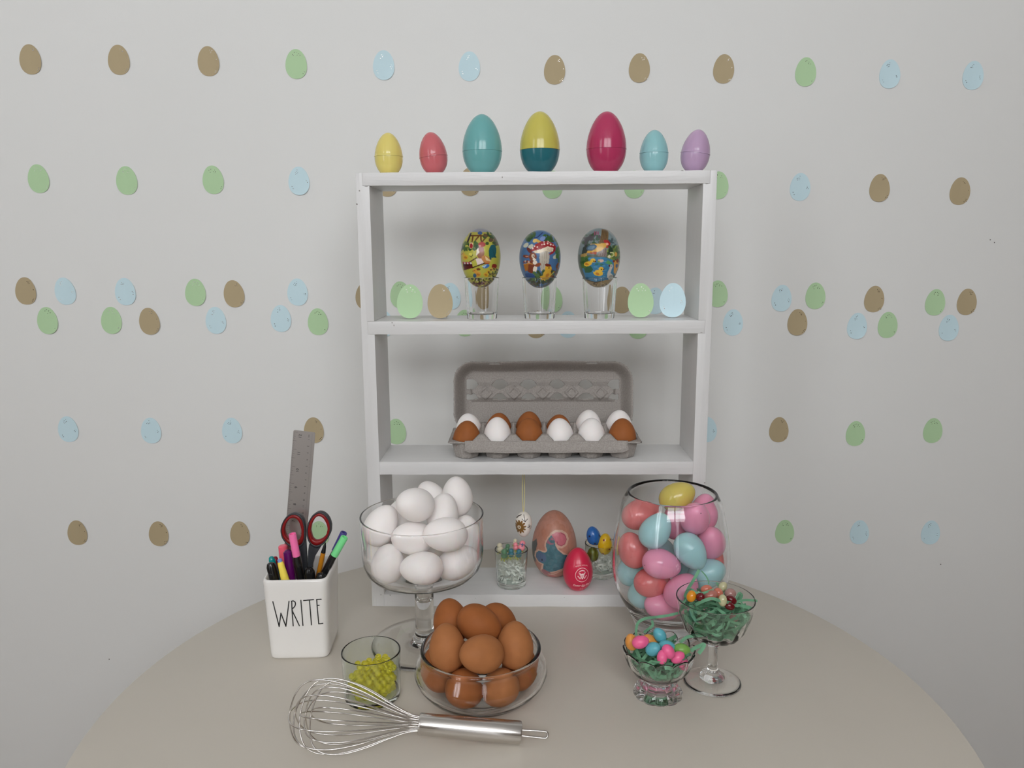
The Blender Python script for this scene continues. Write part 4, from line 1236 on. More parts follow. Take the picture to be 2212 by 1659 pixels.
# ------------------------------------------------------------------ square ceramic pen pot with its pens
mug_c = Vector((-.3385, -.1228, 0))
MROT = R(3.0)
mh = zat((-.3365, -.167), 1253)
mug = thing('pen_pot', 'square white glazed ceramic pot lettered WRITE, full of pens, at the left of the table', 'pen pot', tuple(mug_c))
mug.rotation_euler = (0, 0, MROT)
def mhw(z): return .0415 + .0042 * (z / mh)
def sq(i, t, r, z):
    n = 9.0 if r > .02 else 2.6
    c, s_ = abs(math.cos(t)), abs(math.sin(t))
    return r / (c ** n + s_ ** n) ** (1 / n), z
pr_ = [(0, .0008), (.034, .0008), (.0355, 0), (.0385, 0), (.0405, .0012), (mhw(.004), .004)]
pr_ += [(mhw(mh * k / 12), max(.006, mh * k / 12)) for k in range(1, 12)]
pr_ += [(mhw(mh) - .0002, mh - .003), (mhw(mh) - .0012, mh - .0008), (mhw(mh) - .0026, mh), (mhw(mh) - .0042, mh - .0012), (mhw(mh) - .0048, mh - .004)]
pr_ += [(mhw(mh * k / 8) - .0050, mh * k / 8) for k in range(7, 0, -1)] + [(.034, .0065), (0, .0055)]
v, f = lathe(pr_, 120, sq)
pot_ = part('pot_body', mug, v, f, 'ceramic', recalc=True)
# hand lettering: thin raised strokes on the front
LET = [[(232, 508), (330, 920), (360, 700), (438, 918), (492, 505)],
       [(535, 505), (538, 640), (555, 915)], [(530, 508), (560, 502), (590, 525), (592, 570), (570, 610), (540, 650), (600, 790), (655, 915)],
       [(682, 495), (712, 912)], [(726, 500), (886, 488)], [(820, 497), (850, 905)],
       [(1008, 489), (936, 488), (942, 590), (966, 892), (1030, 890)], [(942, 588), (975, 586)]]
b = MB()
for st in LET:
    pts = []
    for x, y in st:
        P = ony(560 + x / 7.54, 1230 + y / 7.54, -.1655)
        q = P - mug_c
        x_, z_ = q.x * math.cos(MROT) + q.y * math.sin(MROT), q.z
        pts.append(Vector((x_, -mhw(z_) * (1 - (abs(x_) / mhw(z_)) ** 9 / 9) - .0001, z_)))
    if len(st) > 5: pts = [p for p in (catmull(pts, 4) if st is LET[2] else pts)]
    for a, c in zip(pts, pts[1:]):
        b.add(*tube([a, c], .00078, 8))
    for a in pts:
        vv, ff = lathe(egg_prof(.00156, .00156, 6, 0), 8)
        b.add([Vector(q) + a for q in vv], ff)
b.obj('lettering', 'ink_black', pot_)

def inpot(p, lim=.031):
    q = p - mug_c
    return Vector((mug_c.x + max(-lim, min(lim, q.x)), mug_c.y + max(-lim, min(lim, q.y)), p.z))
def pen(name, label, cat, top, y0, low, y1, segs, tip=True, bottom=None, zfloor=.0085):
    """segs: (part name, fraction of length from the top, r start, r end, material)"""
    A = ony(*top, y0)
    B = ony(*low, y1)
    d = (B - A).normalized()
    E = A + d * ((zfloor - A.z) / d.z)
    E = inpot(E) if bottom is None else Vector((mug_c.x + bottom[0], mug_c.y + bottom[1], zfloor))
    t = thing(name, label, cat, tuple(E), 'pens standing in the pot')
    L = (A - E).length
    t.rotation_mode = 'QUATERNION'
    t.rotation_quaternion = (A - E).to_track_quat('Z', 'Y')
    for nm_, prof, m_ in segs(L):
        v_, f_ = lathe(prof, 20)
        part(nm_, t, v_, f_, m_, sharp=35, recalc=True)
    return t
def felt(capm, bodym, caplen, r, hollow=True):
    def g(L):
        z0 = L - caplen
        cap = [(0, z0), (r, z0), (r * .97, L - .001), (r * .90, L)]
        cap += [(r * .62, L), (r * .60, L - .004), (0, L - .004)] if hollow else [(r * .7, L + .0008), (0, L + .001)]
        return [('cap', cap, capm), ('barrel', [(0, 0), (r * .72, 0), (r * .98, .004), (r * 1.0, z0 * .6), (r * .94, z0 - .012), (r * .80, z0 - .0005), (0, z0 - .0004)], bodym)]
    return g
pm = lambda n, c, r=.25: mat(n, c, r, coat=.2)
pm('pen_pink', rgb(232, 100, 150, 1.5), .35); pm('pen_mint', rgb(104, 190, 124, 1.5), .35); pm('pen_violet', rgb(62, 56, 120, 1.3), .35); pm('pen_black', (.008, .008, .009, 1), .22)
pm('pen_coral', rgb(214, 84, 104, 1.45), .4); pm('pen_purple', rgb(84, 10, 84, 1.25), .18); pm('pen_teal', rgb(0, 128, 128, 1.3), .2); pm('pen_yellow', rgb(218, 196, 80, 1.45), .2)
pm('pen_sky', rgb(120, 140, 190, 1.3), .3); pm('pen_red', rgb(120, 14, 34, 1.3), .25); pm('pen_amber', rgb(176, 112, 24, 1.35), .3); pm('pen_cream', rgb(214, 200, 180, 1.4), .5)
pen('felt_marker', 'black felt marker with a pink cap in front of the scissors', 'marker', (631.5, 1153), -.142, (651, 1206), -.136, felt('pen_pink', 'pen_black', .034, .0054), bottom=(.012, -.006))
pen('felt_marker', 'black felt marker with a mint green cap leaning right out of the pot', 'marker', (744.5, 1160), -.128, (719, 1203), -.128, felt('pen_mint', 'pen_black', .032, .0054), bottom=(-.027, -.002))
pen('felt_marker', 'black felt marker with a violet cap behind the mint-capped one', 'marker', (743, 1150), -.108, (717, 1190), -.110, felt('pen_violet', 'pen_black', .032, .0052), bottom=(-.020, .020))
def slab_pen(m_, r, cham=.0015):
    return lambda L: [('cap', [(0, L * .45), (r, L * .45), (r, L - cham), (r - cham, L), (0, L)], m_), ('barrel', [(0, 0), (r * .8, 0), (r * .96, .01), (r * .96, L * .4496), (0, L * .4496)], m_)]
pen('highlighter', 'coral pink flat-ended highlighter at the back left of the pot', 'highlighter', (611, 1178), -.106, (608, 1235), -.106, slab_pen('pen_coral', .0066), bottom=(-.026, .012))
pen('highlighter', 'glossy purple highlighter leaning left in the pot', 'highlighter', (621, 1188), -.132, (640, 1245), -.136, slab_pen('pen_purple', .0062, .003), bottom=(-.004, -.018))
def taper(m_, tipm, r, rt):
    return lambda L: [('barrel', [(0, 0), (r * .8, 0), (r, .005), (r, L * .62), (rt + .0006, L - .006), (rt, L - .0045), (0, L - .0045)], m_), ('end_plug', [(0, L - .0044), (rt * .92, L - .0044), (rt * .85, L - .001), (rt * .5, L), (0, L)], tipm)]
pen('highlighter', 'yellow tapered pen with a pale blue end at the front of the pot', 'highlighter', (603.5, 1207), -.146, (625, 1247), -.148, taper('pen_yellow', 'pen_sky', .0070, .0036), bottom=(.006, -.028))
def rollp(m_, r):
    return lambda L: [('barrel', [(0, 0), (r * .6, 0), (r, .012), (r, L * .8), (0, L * .8)], m_), ('cap', [(0, L * .8002), (r * 1.1, L * .8002), (r * 1.08, L - .006), (r * .8, L - .0015), (r * .4, L), (0, L)], m_)]
pen('ballpoint_pen', 'teal round-ended pen at the left of the pot', 'pen', (585, 1202), -.126, (603, 1240), -.128, rollp('pen_teal', .0042), bottom=(-.014, -.004))
pen('ballpoint_pen', 'dark red pen just behind the teal one', 'pen', (594, 1202), -.116, (606, 1240), -.118, rollp('pen_red', .0040), bottom=(-.026, -.006))
bkp = pen('permanent_marker', 'black marker with a clip at the front left corner of the pot', 'marker', (583.5, 1215), -.142, (601, 1250), -.144, rollp('pen_black', .0062), bottom=(-.012, -.026))
L_ = (ony(583.5, 1215, -.142) - Vector(bkp.location)).length
v, f = tube([Vector((-.0060, -.0010, L_ - .004)), Vector((-.0088, -.0012, L_ - .006)), Vector((-.0092, -.0012, L_ - .02)), Vector((-.0080, -.0012, L_ - .036))], [.0014, .0019, .0019, .0012], 8)
part('clip', [c for c in bkp.children if c.name.startswith('cap')][0], v, f, 'pen_black')
pen('permanent_marker', 'short black marker low in the right front of the pot', 'marker', (694, 1237), -.142, (690, 1249), -.143, rollp('pen_black', .0068), bottom=(.026, -.024))
pen('permanent_marker', 'black marker standing low in the middle of the pot', 'marker', (667, 1226), -.138, (668, 1249), -.138, rollp('pen_black', .0068), bottom=(.022, -.010))
pen('pencil', 'amber pencil leaning right behind the black marker', 'pencil', (703, 1172), -.115, (680, 1240), -.120, lambda L: [('barrel', [(0, 0), (.0030, 0), (.0034, .01), (.0034, L - .016), (0, L - .016)], 'pen_amber'), ('dark_tip', [(0, L - .0159), (.0034, L - .0159), (.0022, L - .006), (.0006, L), (0, L)], 'pen_black')], bottom=(-.004, .012))
pen('pencil', 'slim cream stick beside the amber pencil', 'pencil', (700, 1186), -.104, (684, 1238), -.110, lambda L: [('barrel', [(0, 0), (.0018, 0), (.0018, L - .001), (0, L)], 'pen_cream')], bottom=(.016, .012))

# steel ruler
RW_, RL_ = .0317, .3075
A = ony(657.5, 931.5, -.0900)
Bq = ony(638.0, 1171.6, -.0960)
d = (A - Bq).normalized()
base = A - d * RL_
base.z = max(base.z, .0068)
rl = thing('steel_ruler', 'steel ruler marked in inches and centimetres standing in the pen pot', 'ruler', tuple(base))
xa = Vector((1, -.02, 0)); xa = (xa - d * xa.dot(d)).normalized()
ya = d.cross(xa)
Mx = Matrix((xa, ya, d)).transposed()
rl.rotation_mode = 'QUATERNION'; rl.rotation_quaternion = Mx.to_quaternion()
RL_ = (A - base).length
n_ = []
rc = .0022
pts = [(-RW_ / 2, 0), (RW_ / 2, 0)] + [(RW_ / 2 - rc + rc * math.cos(R(a)), RL_ - rc + rc * math.sin(R(a))) for a in (0, 30, 60, 90)] + [(-RW_ / 2 + rc + rc * math.cos(R(a)), RL_ - rc + rc * math.sin(R(a))) for a in (90, 120, 150, 180)]
v = [(x, 0, z) for x, z in pts] + [(x, .0009, z) for x, z in pts]
n = len(pts)
f = [tuple(range(n)), tuple(reversed(range(n, 2 * n)))] + [(i, i + n, (i + 1) % n + n, (i + 1) % n) for i in range(n)]
rb2 = part('blade', rl, v, f, 'steel_ruler', smooth=False, recalc=True)
gb, nb = MB(), MB()
IN = .0254
z12 = RL_ - .0028
def tick(x0, x1, z, w=.00022): gb.add([(x0, -.00008, z - w / 2), (x1, -.00008, z - w / 2), (x1, -.00008, z + w / 2), (x0, -.00008, z + w / 2)], [(0, 1, 2, 3)])
for k in range(0, 7 * 16):
    z = z12 - k * IN / 16
    ln = .0066 if k % 16 == 0 else .0056 if k % 8 == 0 else .0042 if k % 4 == 0 else .0032 if k % 2 == 0 else .0023
    tick(-RW_ / 2 + .0002, -RW_ / 2 + ln, z, .0003 if k % 8 == 0 else .00022)
for k in range(0, 170):
    z = z12 - k * .001
    ln = .0058 if k % 10 == 0 else .0048 if k % 5 == 0 else .0035
    tick(RW_ / 2 - ln, RW_ / 2 - .0034 + .0, z, .00014) if ln > .0035 else tick(RW_ / 2 - .0046, RW_ / 2 - .0034, z, .00012)
for k in range(12, 5, -1):
    vv, ff = text_mesh(str(k), .0058)
    zz = z12 - (12 - k) * IN - .0052
    nb.add([(-RW_ / 2 + .0105 - y, -.0001, zz + x) for x, y, _ in vv], ff)
for k in range(1, 18):
    vv, ff = text_mesh(str(k), .0034)
    zz = z12 - k * .01 + .0016
    nb.add([(RW_ / 2 - .0086 + y, -.0001, zz - x) for x, y, _ in vv], ff)
vv, ff = text_mesh('mm', .0026); nb.add([(RW_ / 2 - .0086 + y, -.0001, z12 - .0034 - x) for x, y, _ in vv], ff)
g_ = gb.obj('graduations', 'ink_grey', rb2, smooth=False); g_['kind'] = 'stuff'
nb.obj('numerals', 'ink_black', rb2, smooth=False)

# scissors, handles up
sc_ = thing('scissors', 'scissors with red and grey loop handles standing points down in the pen pot', 'scissors', tuple(mug_c + Vector((.006, .014, .0068))))
so_ = Vector(sc_.location)
mat('sc_red', rgb(118, 16, 18, 1.35), .32); mat('sc_grey', rgb(52, 54, 58, 1.2), .4)
def resamp(poly, c, n=44):
    """radial resample of an outline about c"""
    out = []
    for k in range(n):
        a = 2 * math.pi * k / n
        dx, dy = math.cos(a), math.sin(a)
        best = 0
        for (x1, y1), (x2, y2) in zip(poly, poly[1:] + poly[:1]):
            ex, ey = x2 - x1, y2 - y1
            den = dx * ey - dy * ex
            if abs(den) < 1e-9: continue
            t = ((x1 - c[0]) * ey - (y1 - c[1]) * ex) / den
            u = ((x1 - c[0]) * dy - (y1 - c[1]) * dx) / den
            if t > 0 and -1e-6 <= u <= 1 + 1e-6: best = max(best, t)
        out.append((c[0] + dx * best, c[1] + dy * best))
    out = [tuple((Vector(out[k - 1]) + 2 * Vector(out[k]) + Vector(out[(k + 1) % n])) / 4) for k in range(n)]
    return out
def ringpart(name, outer, inner, Y, th, m_, par=None):
    v_, f_ = [], []
    n = len(outer)
    P3 = lambda q: ony(560 + q[0] / 8.295, 1080 + q[1] / 8.295, Y) - so_
    O, I = [P3(q) for q in outer], [P3(q) for q in inner]
    rings_ = []
    for poly, yy in ((I, th * .25), (I, th), (O, th), (O, th * .25)): pass
    def lerp(a, b, t): return [p * (1 - t) + q * t for p, q in zip(a, b)]
    secs = [(0.0, .3), (.12, .0), (.88, .0), (1.0, .3), (1.0, .7), (.88, 1.0), (.12, 1.0), (0.0, .7)]
    for t, y_ in secs:
        rings_.append([p + Vector((0, (y_ - .5) * th, 0)) for p in lerp(I, O, t)])
    for r_ in rings_: v_ += r_
    k8 = len(secs)
    for s_ in range(k8):
        for k in range(n):
            k2 = (k + 1) % n; s2 = (s_ + 1) % k8
            f_.append((s_ * n + k, s_ * n + k2, s2 * n + k2, s2 * n + k))
    return part(name, par or sc_, v_, f_, m_, recalc=True)
def extrpart(name, poly, Y, th, m_, parent=None):
    P3 = [ony(560 + x / 8.295, 1080 + y / 8.295, Y) - so_ for x, y in poly]
    n = len(P3)
    v_ = [p + Vector((0, -th / 2, 0)) for p in P3] + [p + Vector((0, th / 2, 0)) for p in P3]
    f_ = [tuple(range(n)), tuple(reversed(range(n, 2 * n)))] + [(i, i + n, (i + 1) % n + n, (i + 1) % n) for i in range(n)]
    me = mesh(name, v_, f_, m_, smooth=False, recalc=True)
    link(name, bevelled(me, .0012, 2), parent or sc_)
LO = [(390, 540), (405, 440), (455, 330), (540, 245), (640, 215), (740, 245), (810, 335), (838, 470), (838, 640), (825, 780), (740, 850), (600, 850), (490, 770), (415, 660)]
LI = [(458, 540), (480, 430), (540, 335), (615, 298), (690, 325), (740, 410), (768, 520), (765, 620), (715, 715), (640, 730), (540, 690), (480, 620)]
RO = [(858, 520), (880, 400), (950, 270), (1070, 188), (1180, 220), (1262, 310), (1302, 430), (1296, 560), (1240, 680), (1150, 800), (1020, 860), (930, 800), (870, 680)]
RI = [(928, 540), (950, 420), (1005, 315), (1080, 266), (1160, 310), (1215, 410), (1236, 500), (1210, 610), (1140, 680), (1035, 720), (965, 690)]
YSC = -.1105
for O, I, c, nm_ in ((LO, LI, (620, 530), 'left'), (RO, RI, (1080, 500), 'right')):
    o_, i_ = resamp(O, c), resamp(I, c)
    mid = [tuple(Vector(a) * .70 + Vector(b_) * .30) for a, b_ in zip(o_, i_)]
    hl_ = ringpart('handle_loop', o_, [tuple(Vector(a) * .62 + Vector(b_) * .38) for a, b_ in zip(o_, i_)], YSC, .0085, 'sc_grey')
    ringpart('grip_insert', mid, i_, YSC - .0006, .0095, 'sc_red', hl_)
extrpart('shank', [(900, 780), (1040, 850), (1110, 830), (1060, 910), (1000, 1010), (965, 1140), (955, 1330), (870, 1330), (880, 1050), (885, 900)], YSC + .0006, .0070, 'sc_grey')
extrpart('shank', [(790, 760), (838, 700), (850, 860), (862, 1050), (865, 1330), (790, 1330), (780, 1100), (740, 900), (690, 850)], YSC - .0004, .0062, 'sc_grey')
for s, yb in ((-1, -.0008), (1, .0008)):
    v, f = box(-.005 + s * .001, .005 + s * .001, -.0007 + yb, .0007 + yb, .0, .085)
    v = [(x * (1 if z > .01 else .25), y + (ony(668, 1230, YSC) - so_).y, z) for x, y, z in v]
    part('blade', sc_, v, f, 'steel', smooth=False)

# ------------------------------------------------------------------ glass pedestal bowl of white eggs
st = thing('pedestal_bowl', 'clear glass trifle bowl on a stem, piled with white eggs', 'glass bowl', (-.1634, -.1191, 0))
prof = [(0, .0014), (.070, .0010), (.0755, 0), (.0778, .0008), (.0780, .0018), (.0768, .0030), (.060, .0046), (.035, .0064), (.0205, .0088), (.0160, .0130), (.0142, .0200), (.0136, .0320), (.0136, .0800), (.0146, .0930),
        (.0205, .0995), (.034, .1018), (.050, .1034), (.064, .1064), (.0745, .1118), (.0815, .1200), (.0852, .1310), (.0866, .1450), (.0870, .1650), (.0873, .1950)] + lip(.0862, .1976, .0014, 11, -30, 210) + [(.0851, .1950), (.0848, .1650), (.0842, .1455), (.0828, .1325), (.0793, .1222), (.0727, .1145), (.0630, .1096), (.050, .1066), (.034, .1048), (.0215, .1040), (.0125, .1000), (.0106, .0920), (.0104, .0740), (.0082, .0680), (0, .0660)]
v, f = lathe(prof, 128)
part('glass_body', st, v, f, 'glass', recalc=True)
wlab = ['end-on white egg at the top front of the white pile', 'white egg half hidden behind the top egg, at the back rim of the pedestal bowl', 'upright white egg at the top right of the pile, highest in the pedestal bowl', 'white egg between the top egg and the upright right-hand one',
        'white egg tilted at the left rim of the pedestal bowl', 'white egg in the middle of the front, below the top egg', 'white egg lying right of the middle one, under the bowl rim', 'white egg against the far right wall of the pedestal bowl', 'white egg mostly hidden low at the left wall of the bowl',
        'white egg at the lower left of the pedestal bowl', 'white egg lying on its side lowest at the front of the bowl', 'white egg at the lower right of the pedestal bowl', 'white egg deep behind the left and top ones',
        'white egg glimpsed in the gaps at the heart of the pile', '', 'white egg glimpsed low at the back left of the pedestal bowl']
WHITE = [[-0.1681,-0.1544,0.2242,-0.5906,-0.7271,0.3501],[-0.1568,-0.0581,0.1989,-0.4732,0.4678,0.7465],[-0.1167,-0.0794,0.2114,-0.0844,0.1679,0.9822],[-0.1336,-0.1212,0.1994,0.1766,-0.0036,0.9843],[-0.2184,-0.1381,0.1889,0.5023,0.1551,0.8506],[-0.1737,-0.1508,0.1747,-0.844,-0.4807,0.2379],[-0.1262,-0.1644,0.1852,-0.9576,-0.256,0.1323],[-0.1042,-0.1032,0.1597,0.0899,0.1707,0.9812],[-0.2225,-0.1179,0.1415,0.0028,0.1699,0.9855],[-0.2063,-0.1596,0.1411,0.1714,-0.1771,0.9691],[-0.1577,-0.1784,0.1425,-0.9999,-0.0159,0.0056],[-0.1116,-0.1469,0.1376,0.8093,0.4298,0.4004],[-0.1981,-0.0938,0.1812,-0.0059,0.6398,0.7685],[-0.1579,-0.1087,0.1478,0.9339,0.352,-0.0633],[-0.1282,-0.0704,0.1394,-0.0031,0.4967,0.8679],[-0.2005,-0.0748,0.1413,0.5023,0.1551,0.8506]]
def shell_eggs(data, L, W, mats, labels, group):
    ms = {}
    for k, (x, y, z, a, b_, c) in enumerate(data):
        if not labels[k]: continue
        m_ = mats[k] if isinstance(mats, list) else mats
        if m_ not in ms:
            v_, f_ = lathe(egg_prof(L, W, 36, .12), 56)
            ms[m_] = mesh('egg_shell', v_, f_, m_)
        o_ = link('chicken_egg', ms[m_], None, (x, y, z), ztrack((a, b_, c)))
        s_ = 1 + .02 * math.sin(k * 2.3)
        o_.scale = (.985 + .015 * math.cos(k), .985 + .015 * math.cos(k), .985 * s_)
        tag(o_, labels[k], 'egg', group)
shell_eggs(WHITE, .061, .0465, 'shell_white', wlab, 'white eggs in the pedestal bowl')

# ------------------------------------------------------------------ glass bowl of brown eggs
bw = thing('round_glass_bowl', 'low clear glass bowl with a bulging belly, heaped with brown eggs', 'glass bowl', (-.0741, -.2502, 0))
prof = [(0, .0010), (.040, .0010), (.0435, 0), (.0480, 0), (.0530, .0020), (.0630, .0070), (.0740, .0155), (.0822, .0260), (.0853, .0350), (.0836, .0450), (.0796, .0535), (.0770, .0580), (.0762, .0612)] + lip(.0745, .0652, .0027, 13, -40, 220) + [(.0721, .0612), (.0724, .0590), (.0736, .0560), (.0778, .0485), (.0806, .0420), (.0812, .0350), (.0786, .0275), (.0705, .0180), (.0590, .0105), (.0460, .0065), (.030, .0056), (0, .0056)]
v, f = lathe(prof, 128)
part('glass_body', bw, v, f, 'glass', recalc=True)
BROWN = [[-0.1147,-0.222,0.0872,-0.1712,0.3332,0.9272],[-0.0752,-0.2537,0.0992,0.8941,-0.2276,-0.3856],[-0.0516,-0.2144,0.0804,0.6279,0.053,-0.7765],[-0.1135,-0.284,0.0839,-0.0844,0.1679,0.9822],[-0.0701,-0.309,0.0892,-0.7286,-0.6114,0.3087],[-0.0299,-0.2743,0.0821,-0.0002,0.3385,0.941],[-0.1264,-0.26,0.0421,-0.1709,0.1646,0.9714],[-0.0921,-0.2987,0.0379,-0.0539,-0.5047,0.8616],[-0.0475,-0.2943,0.0367,0.2747,-0.5069,0.8171],[-0.0247,-0.25,0.0381,0.1764,0.1701,0.9695],[-0.112,-0.2174,0.0358,0.9999,0.0159,-0.0056],[-0.0571,-0.1976,0.0359,0.9999,0.0159,-0.0056]]
blab = ['brown egg at the back left of the heap', 'brown egg lying on top of the heap, highest in the low bowl', 'brown egg half hidden behind the topmost one', 'brown egg standing at the left rim of the low bowl', 'light brown egg in the middle of the front above the rim', 'rosy brown egg at the right rim of the low bowl',
        'brown egg low at the left inside the bowl wall', 'brown egg low in front, left of the bowl middle', 'brown egg low in front, right of the bowl middle', 'brown egg low at the right inside the bowl wall', 'brown egg glimpsed low at the back left of the heap', '']
shell_eggs(BROWN, .060, .0465, ['shell_brown', 'shell_brown', 'shell_brown', 'shell_tan', 'shell_tan', 'shell_tan', 'shell_brown', 'shell_brown', 'shell_tan', 'shell_brown', 'shell_brown', 'shell_brown'], blab, 'brown eggs in the low bowl')

# ------------------------------------------------------------------ tumbler of yellow water beads
gb_ = Vector((-.2153, -.2512, 0))
bh = zat(gb_, 1404)
tumbler('bead_glass', 'clear tumbler holding yellow water beads beside the whisk', 'glass', None, tuple(gb_), .0360, .0377, bh, .0020, .0062, 96, m='glass_green')
BR = .0043
bv, bf = lathe(egg_prof(2 * BR, 2 * BR, 12, 0), 18)
bme = mesh('bead', bv, bf, 'water_bead')
q = random.Random(21)
lim = .0338 - BR - .0004
cnt = 0
sp_ = 2 * BR * 1.03
lay = 0
while cnt < 296 and lay < 8:
    z = .0066 + BR + lay * sp_ * .82
    ox, oy = (0, 0) if lay % 2 == 0 else (sp_ / 2, sp_ * .29)
    for a in range(-6, 7):
        for c in range(-6, 7):
            x = (a + .5 * (c % 2)) * sp_ + ox + q.uniform(-.0003, .0003)
            y = c * sp_ * .866 + oy + q.uniform(-.0003, .0003)
            if math.hypot(x, y) > lim: continue
            top = .0315 + .010 * (y / .03) + .004 * (x / .03) + q.uniform(-.002, .002)      # the beads are heaped towards the back
            if z > top or cnt >= 296: continue
            o = link('water_bead', bme, None, gb_ + Vector((x, y, z)))
            k = q.uniform(.93, 1.0)
            o.scale = (k, k, k)
            tag(o, 'clear yellow water bead in the tumbler beside the whisk', 'bead', 'yellow water beads in the tumbler')
            cnt += 1
    lay += 1

# ------------------------------------------------------------------ whisk
HR = .0131
P1 = onz(1125.5, 1583, HR)
P0 = onz(904, 1563.5, HR + .0155)
ax_ = (P0 - P1).normalized()
HLn = (P0 - P1).length
wk = thing('balloon_whisk', 'stainless steel balloon whisk lying in front of the tumbler of beads', 'whisk', tuple(P1))
wk.rotation_mode = 'QUATERNION'; wk.rotation_quaternion = ax_.to_track_quat('Z', 'Y')
v, f = lathe([(0, 0), (HR - .0016, 0), (HR - .0004, .0006), (HR, .0020), (HR - .0002, HLn * .3), (HR - .0008, HLn * .8), (HR - .0009, HLn - .002), (HR - .0016, HLn - .0004), (HR - .003, HLn), (0, HLn)], 48)
part('handle', wk, v, f, 'steel', sharp=40)
BLn = .1475
RB = .0405
NL = 10
for k in range(NL):
    an = math.pi * k / NL + .17
    sz = 1 - .020 * ((k * 4 + 1) % NL)
    pr2 = [(-.012, .0070), (0, .0082), (.016, .0108), (.040, .0195), (.066, .0300), (.092, .0378), (.112, .0404), (.128, .0388), (.1395, .0325), (.1462, .0215), (.1493, .0095)]
    side = [(HLn + a * (sz if a > 0 else 1), r * (.93 + .07 * sz)) for a, r in pr2]
    loop = [Vector((r * math.cos(an), r * math.sin(an), a)) for a, r in side] + [Vector((0, 0, HLn + .1502 * sz))] + [Vector((-r * math.cos(an), -r * math.sin(an), a)) for a, r in reversed(side)]
    v, f = tube(catmull(loop, 6), .00088, 8)
    part('wire', wk, v, f, 'wire')
# hanging eye
hk = [Vector((.0030, 0, .002)), Vector((.0034, 0, -.012)), Vector((.0036, 0, -.027)), Vector((.0026, 0, -.0305)), Vector((0, 0, -.0315)), Vector((-.0026, 0, -.0305)), Vector((-.0036, 0, -.027)), Vector((-.0034, 0, -.012)), Vector((-.0030, 0, .002))]
hme = MB().add(*tube(catmull(hk, 5), .00125, 8))
ho = hme.obj('hanging_eye', 'steel', wk)
vloc = ax_.to_track_quat('Z', 'Y').to_matrix().inverted() @ Vector((0, -.8, .6))
ho.rotation_euler = (0, 0, math.atan2(vloc.y, vloc.x) + R(78))

# ------------------------------------------------------------------ big glass vase of plastic eggs
vz = thing('barrel_vase', 'large clear barrel-shaped glass vase filled with pastel plastic eggs', 'vase', (.1973, -.0838, 0))
prof = [(0, .0015), (.036, .0015), (.0400, 0), (.0440, 0), (.0470, .0016), (.0490, .0080), (.0512, .0170), (.0561, .0268), (.0622, .0390), (.0694, .0525), (.0760, .0640), (.0812, .0770), (.0845, .0920), (.0856, .1080), (.0851, .1290), (.0836, .1450), (.0812, .1600), (.0770, .1820), (.0714, .2060), (.0656, .2165)] + lip(.0628, .2172, .0022, 9, 10, 190) + [(.0612, .2150), (.0676, .2040), (.0730, .1820), (.0776, .1600), (.0800, .1450), (.0815, .1290), (.0820, .1080), (.0809, .0920), (.0774, .0770), (.0722, .0650), (.0652, .0545), (.0570, .0435), (.0480, .0360), (.0360, .0315), (.0200, .0296), (0, .0292)]
v, f = lathe(prof, 144)
part('glass_body', vz, v, f, 'glass', recalc=True)
VASE = [[0.204,-0.0869,0.2132,0.857,-0.0738,0.51],[0.1526,-0.0797,0.1836,0.9665,0.0594,0.2497],[0.1674,-0.126,0.1764,0.4895,-0.1052,0.8656],[0.2226,-0.1207,0.1933,-0.0971,-0.649,0.7546],[0.2466,-0.0752,0.1855,0.1708,0.3386,0.9253],[0.2084,-0.0676,0.1696,0.1764,0.1701,0.9695],[0.1403,-0.0997,0.1371,-0.3313,-0.0192,0.9433],[0.2143,-0.1387,0.1507,0.4929,-0.3082,-0.8137],[0.2491,-0.1085,0.1526,-0.1202,-0.5073,0.8534],[0.2581,-0.0797,0.1134,0.0028,0.1699,0.9855],[0.2428,-0.1176,0.1092,0.8207,-0.2442,0.5166],[0.2401,-0.0559,0.0807,0.9999,0.0159,-0.0056],[0.1752,-0.1372,0.1314,0.9651,-0.0286,-0.2604],[0.143,-0.0722,0.095,0.4434,-0.3583,0.8216],[0.1662,-0.1186,0.096,0.9339,0.352,-0.0633],[0.1575,-0.0906,0.066,0.4777,-0.1912,0.8574],[0.1792,-0.1243,0.0613,-0.8763,-0.2964,0.3797],[0.2023,-0.1425,0.0948,0.6379,-0.0328,0.7694],[0.2195,-0.0959,0.0512,0.9999,0.0159,-0.0056],[0.1785,-0.041,0.1515,0.9999,0.0159,-0.0056],[0.192,-0.0567,0.1097,0.0028,0.1699,0.9855],[0.2034,-0.0305,0.0791,0.0028,0.1699,0.9855],[0.1641,-0.0391,0.0832,0.0028,0.1699,0.9855],[0.1914,-0.0617,0.0517,0.9999,0.0159,-0.0056]]
vcol = ['yellow', 'coral', 'blue', 'pink', 'pink', 'pink', 'coral', 'blue', 'pink', 'coral', 'blue', 'blue', 'pink', 'blue', 'coral', 'blue', 'pink', 'pink', 'pink', 'coral', 'blue', 'coral', 'pink', 'blue']
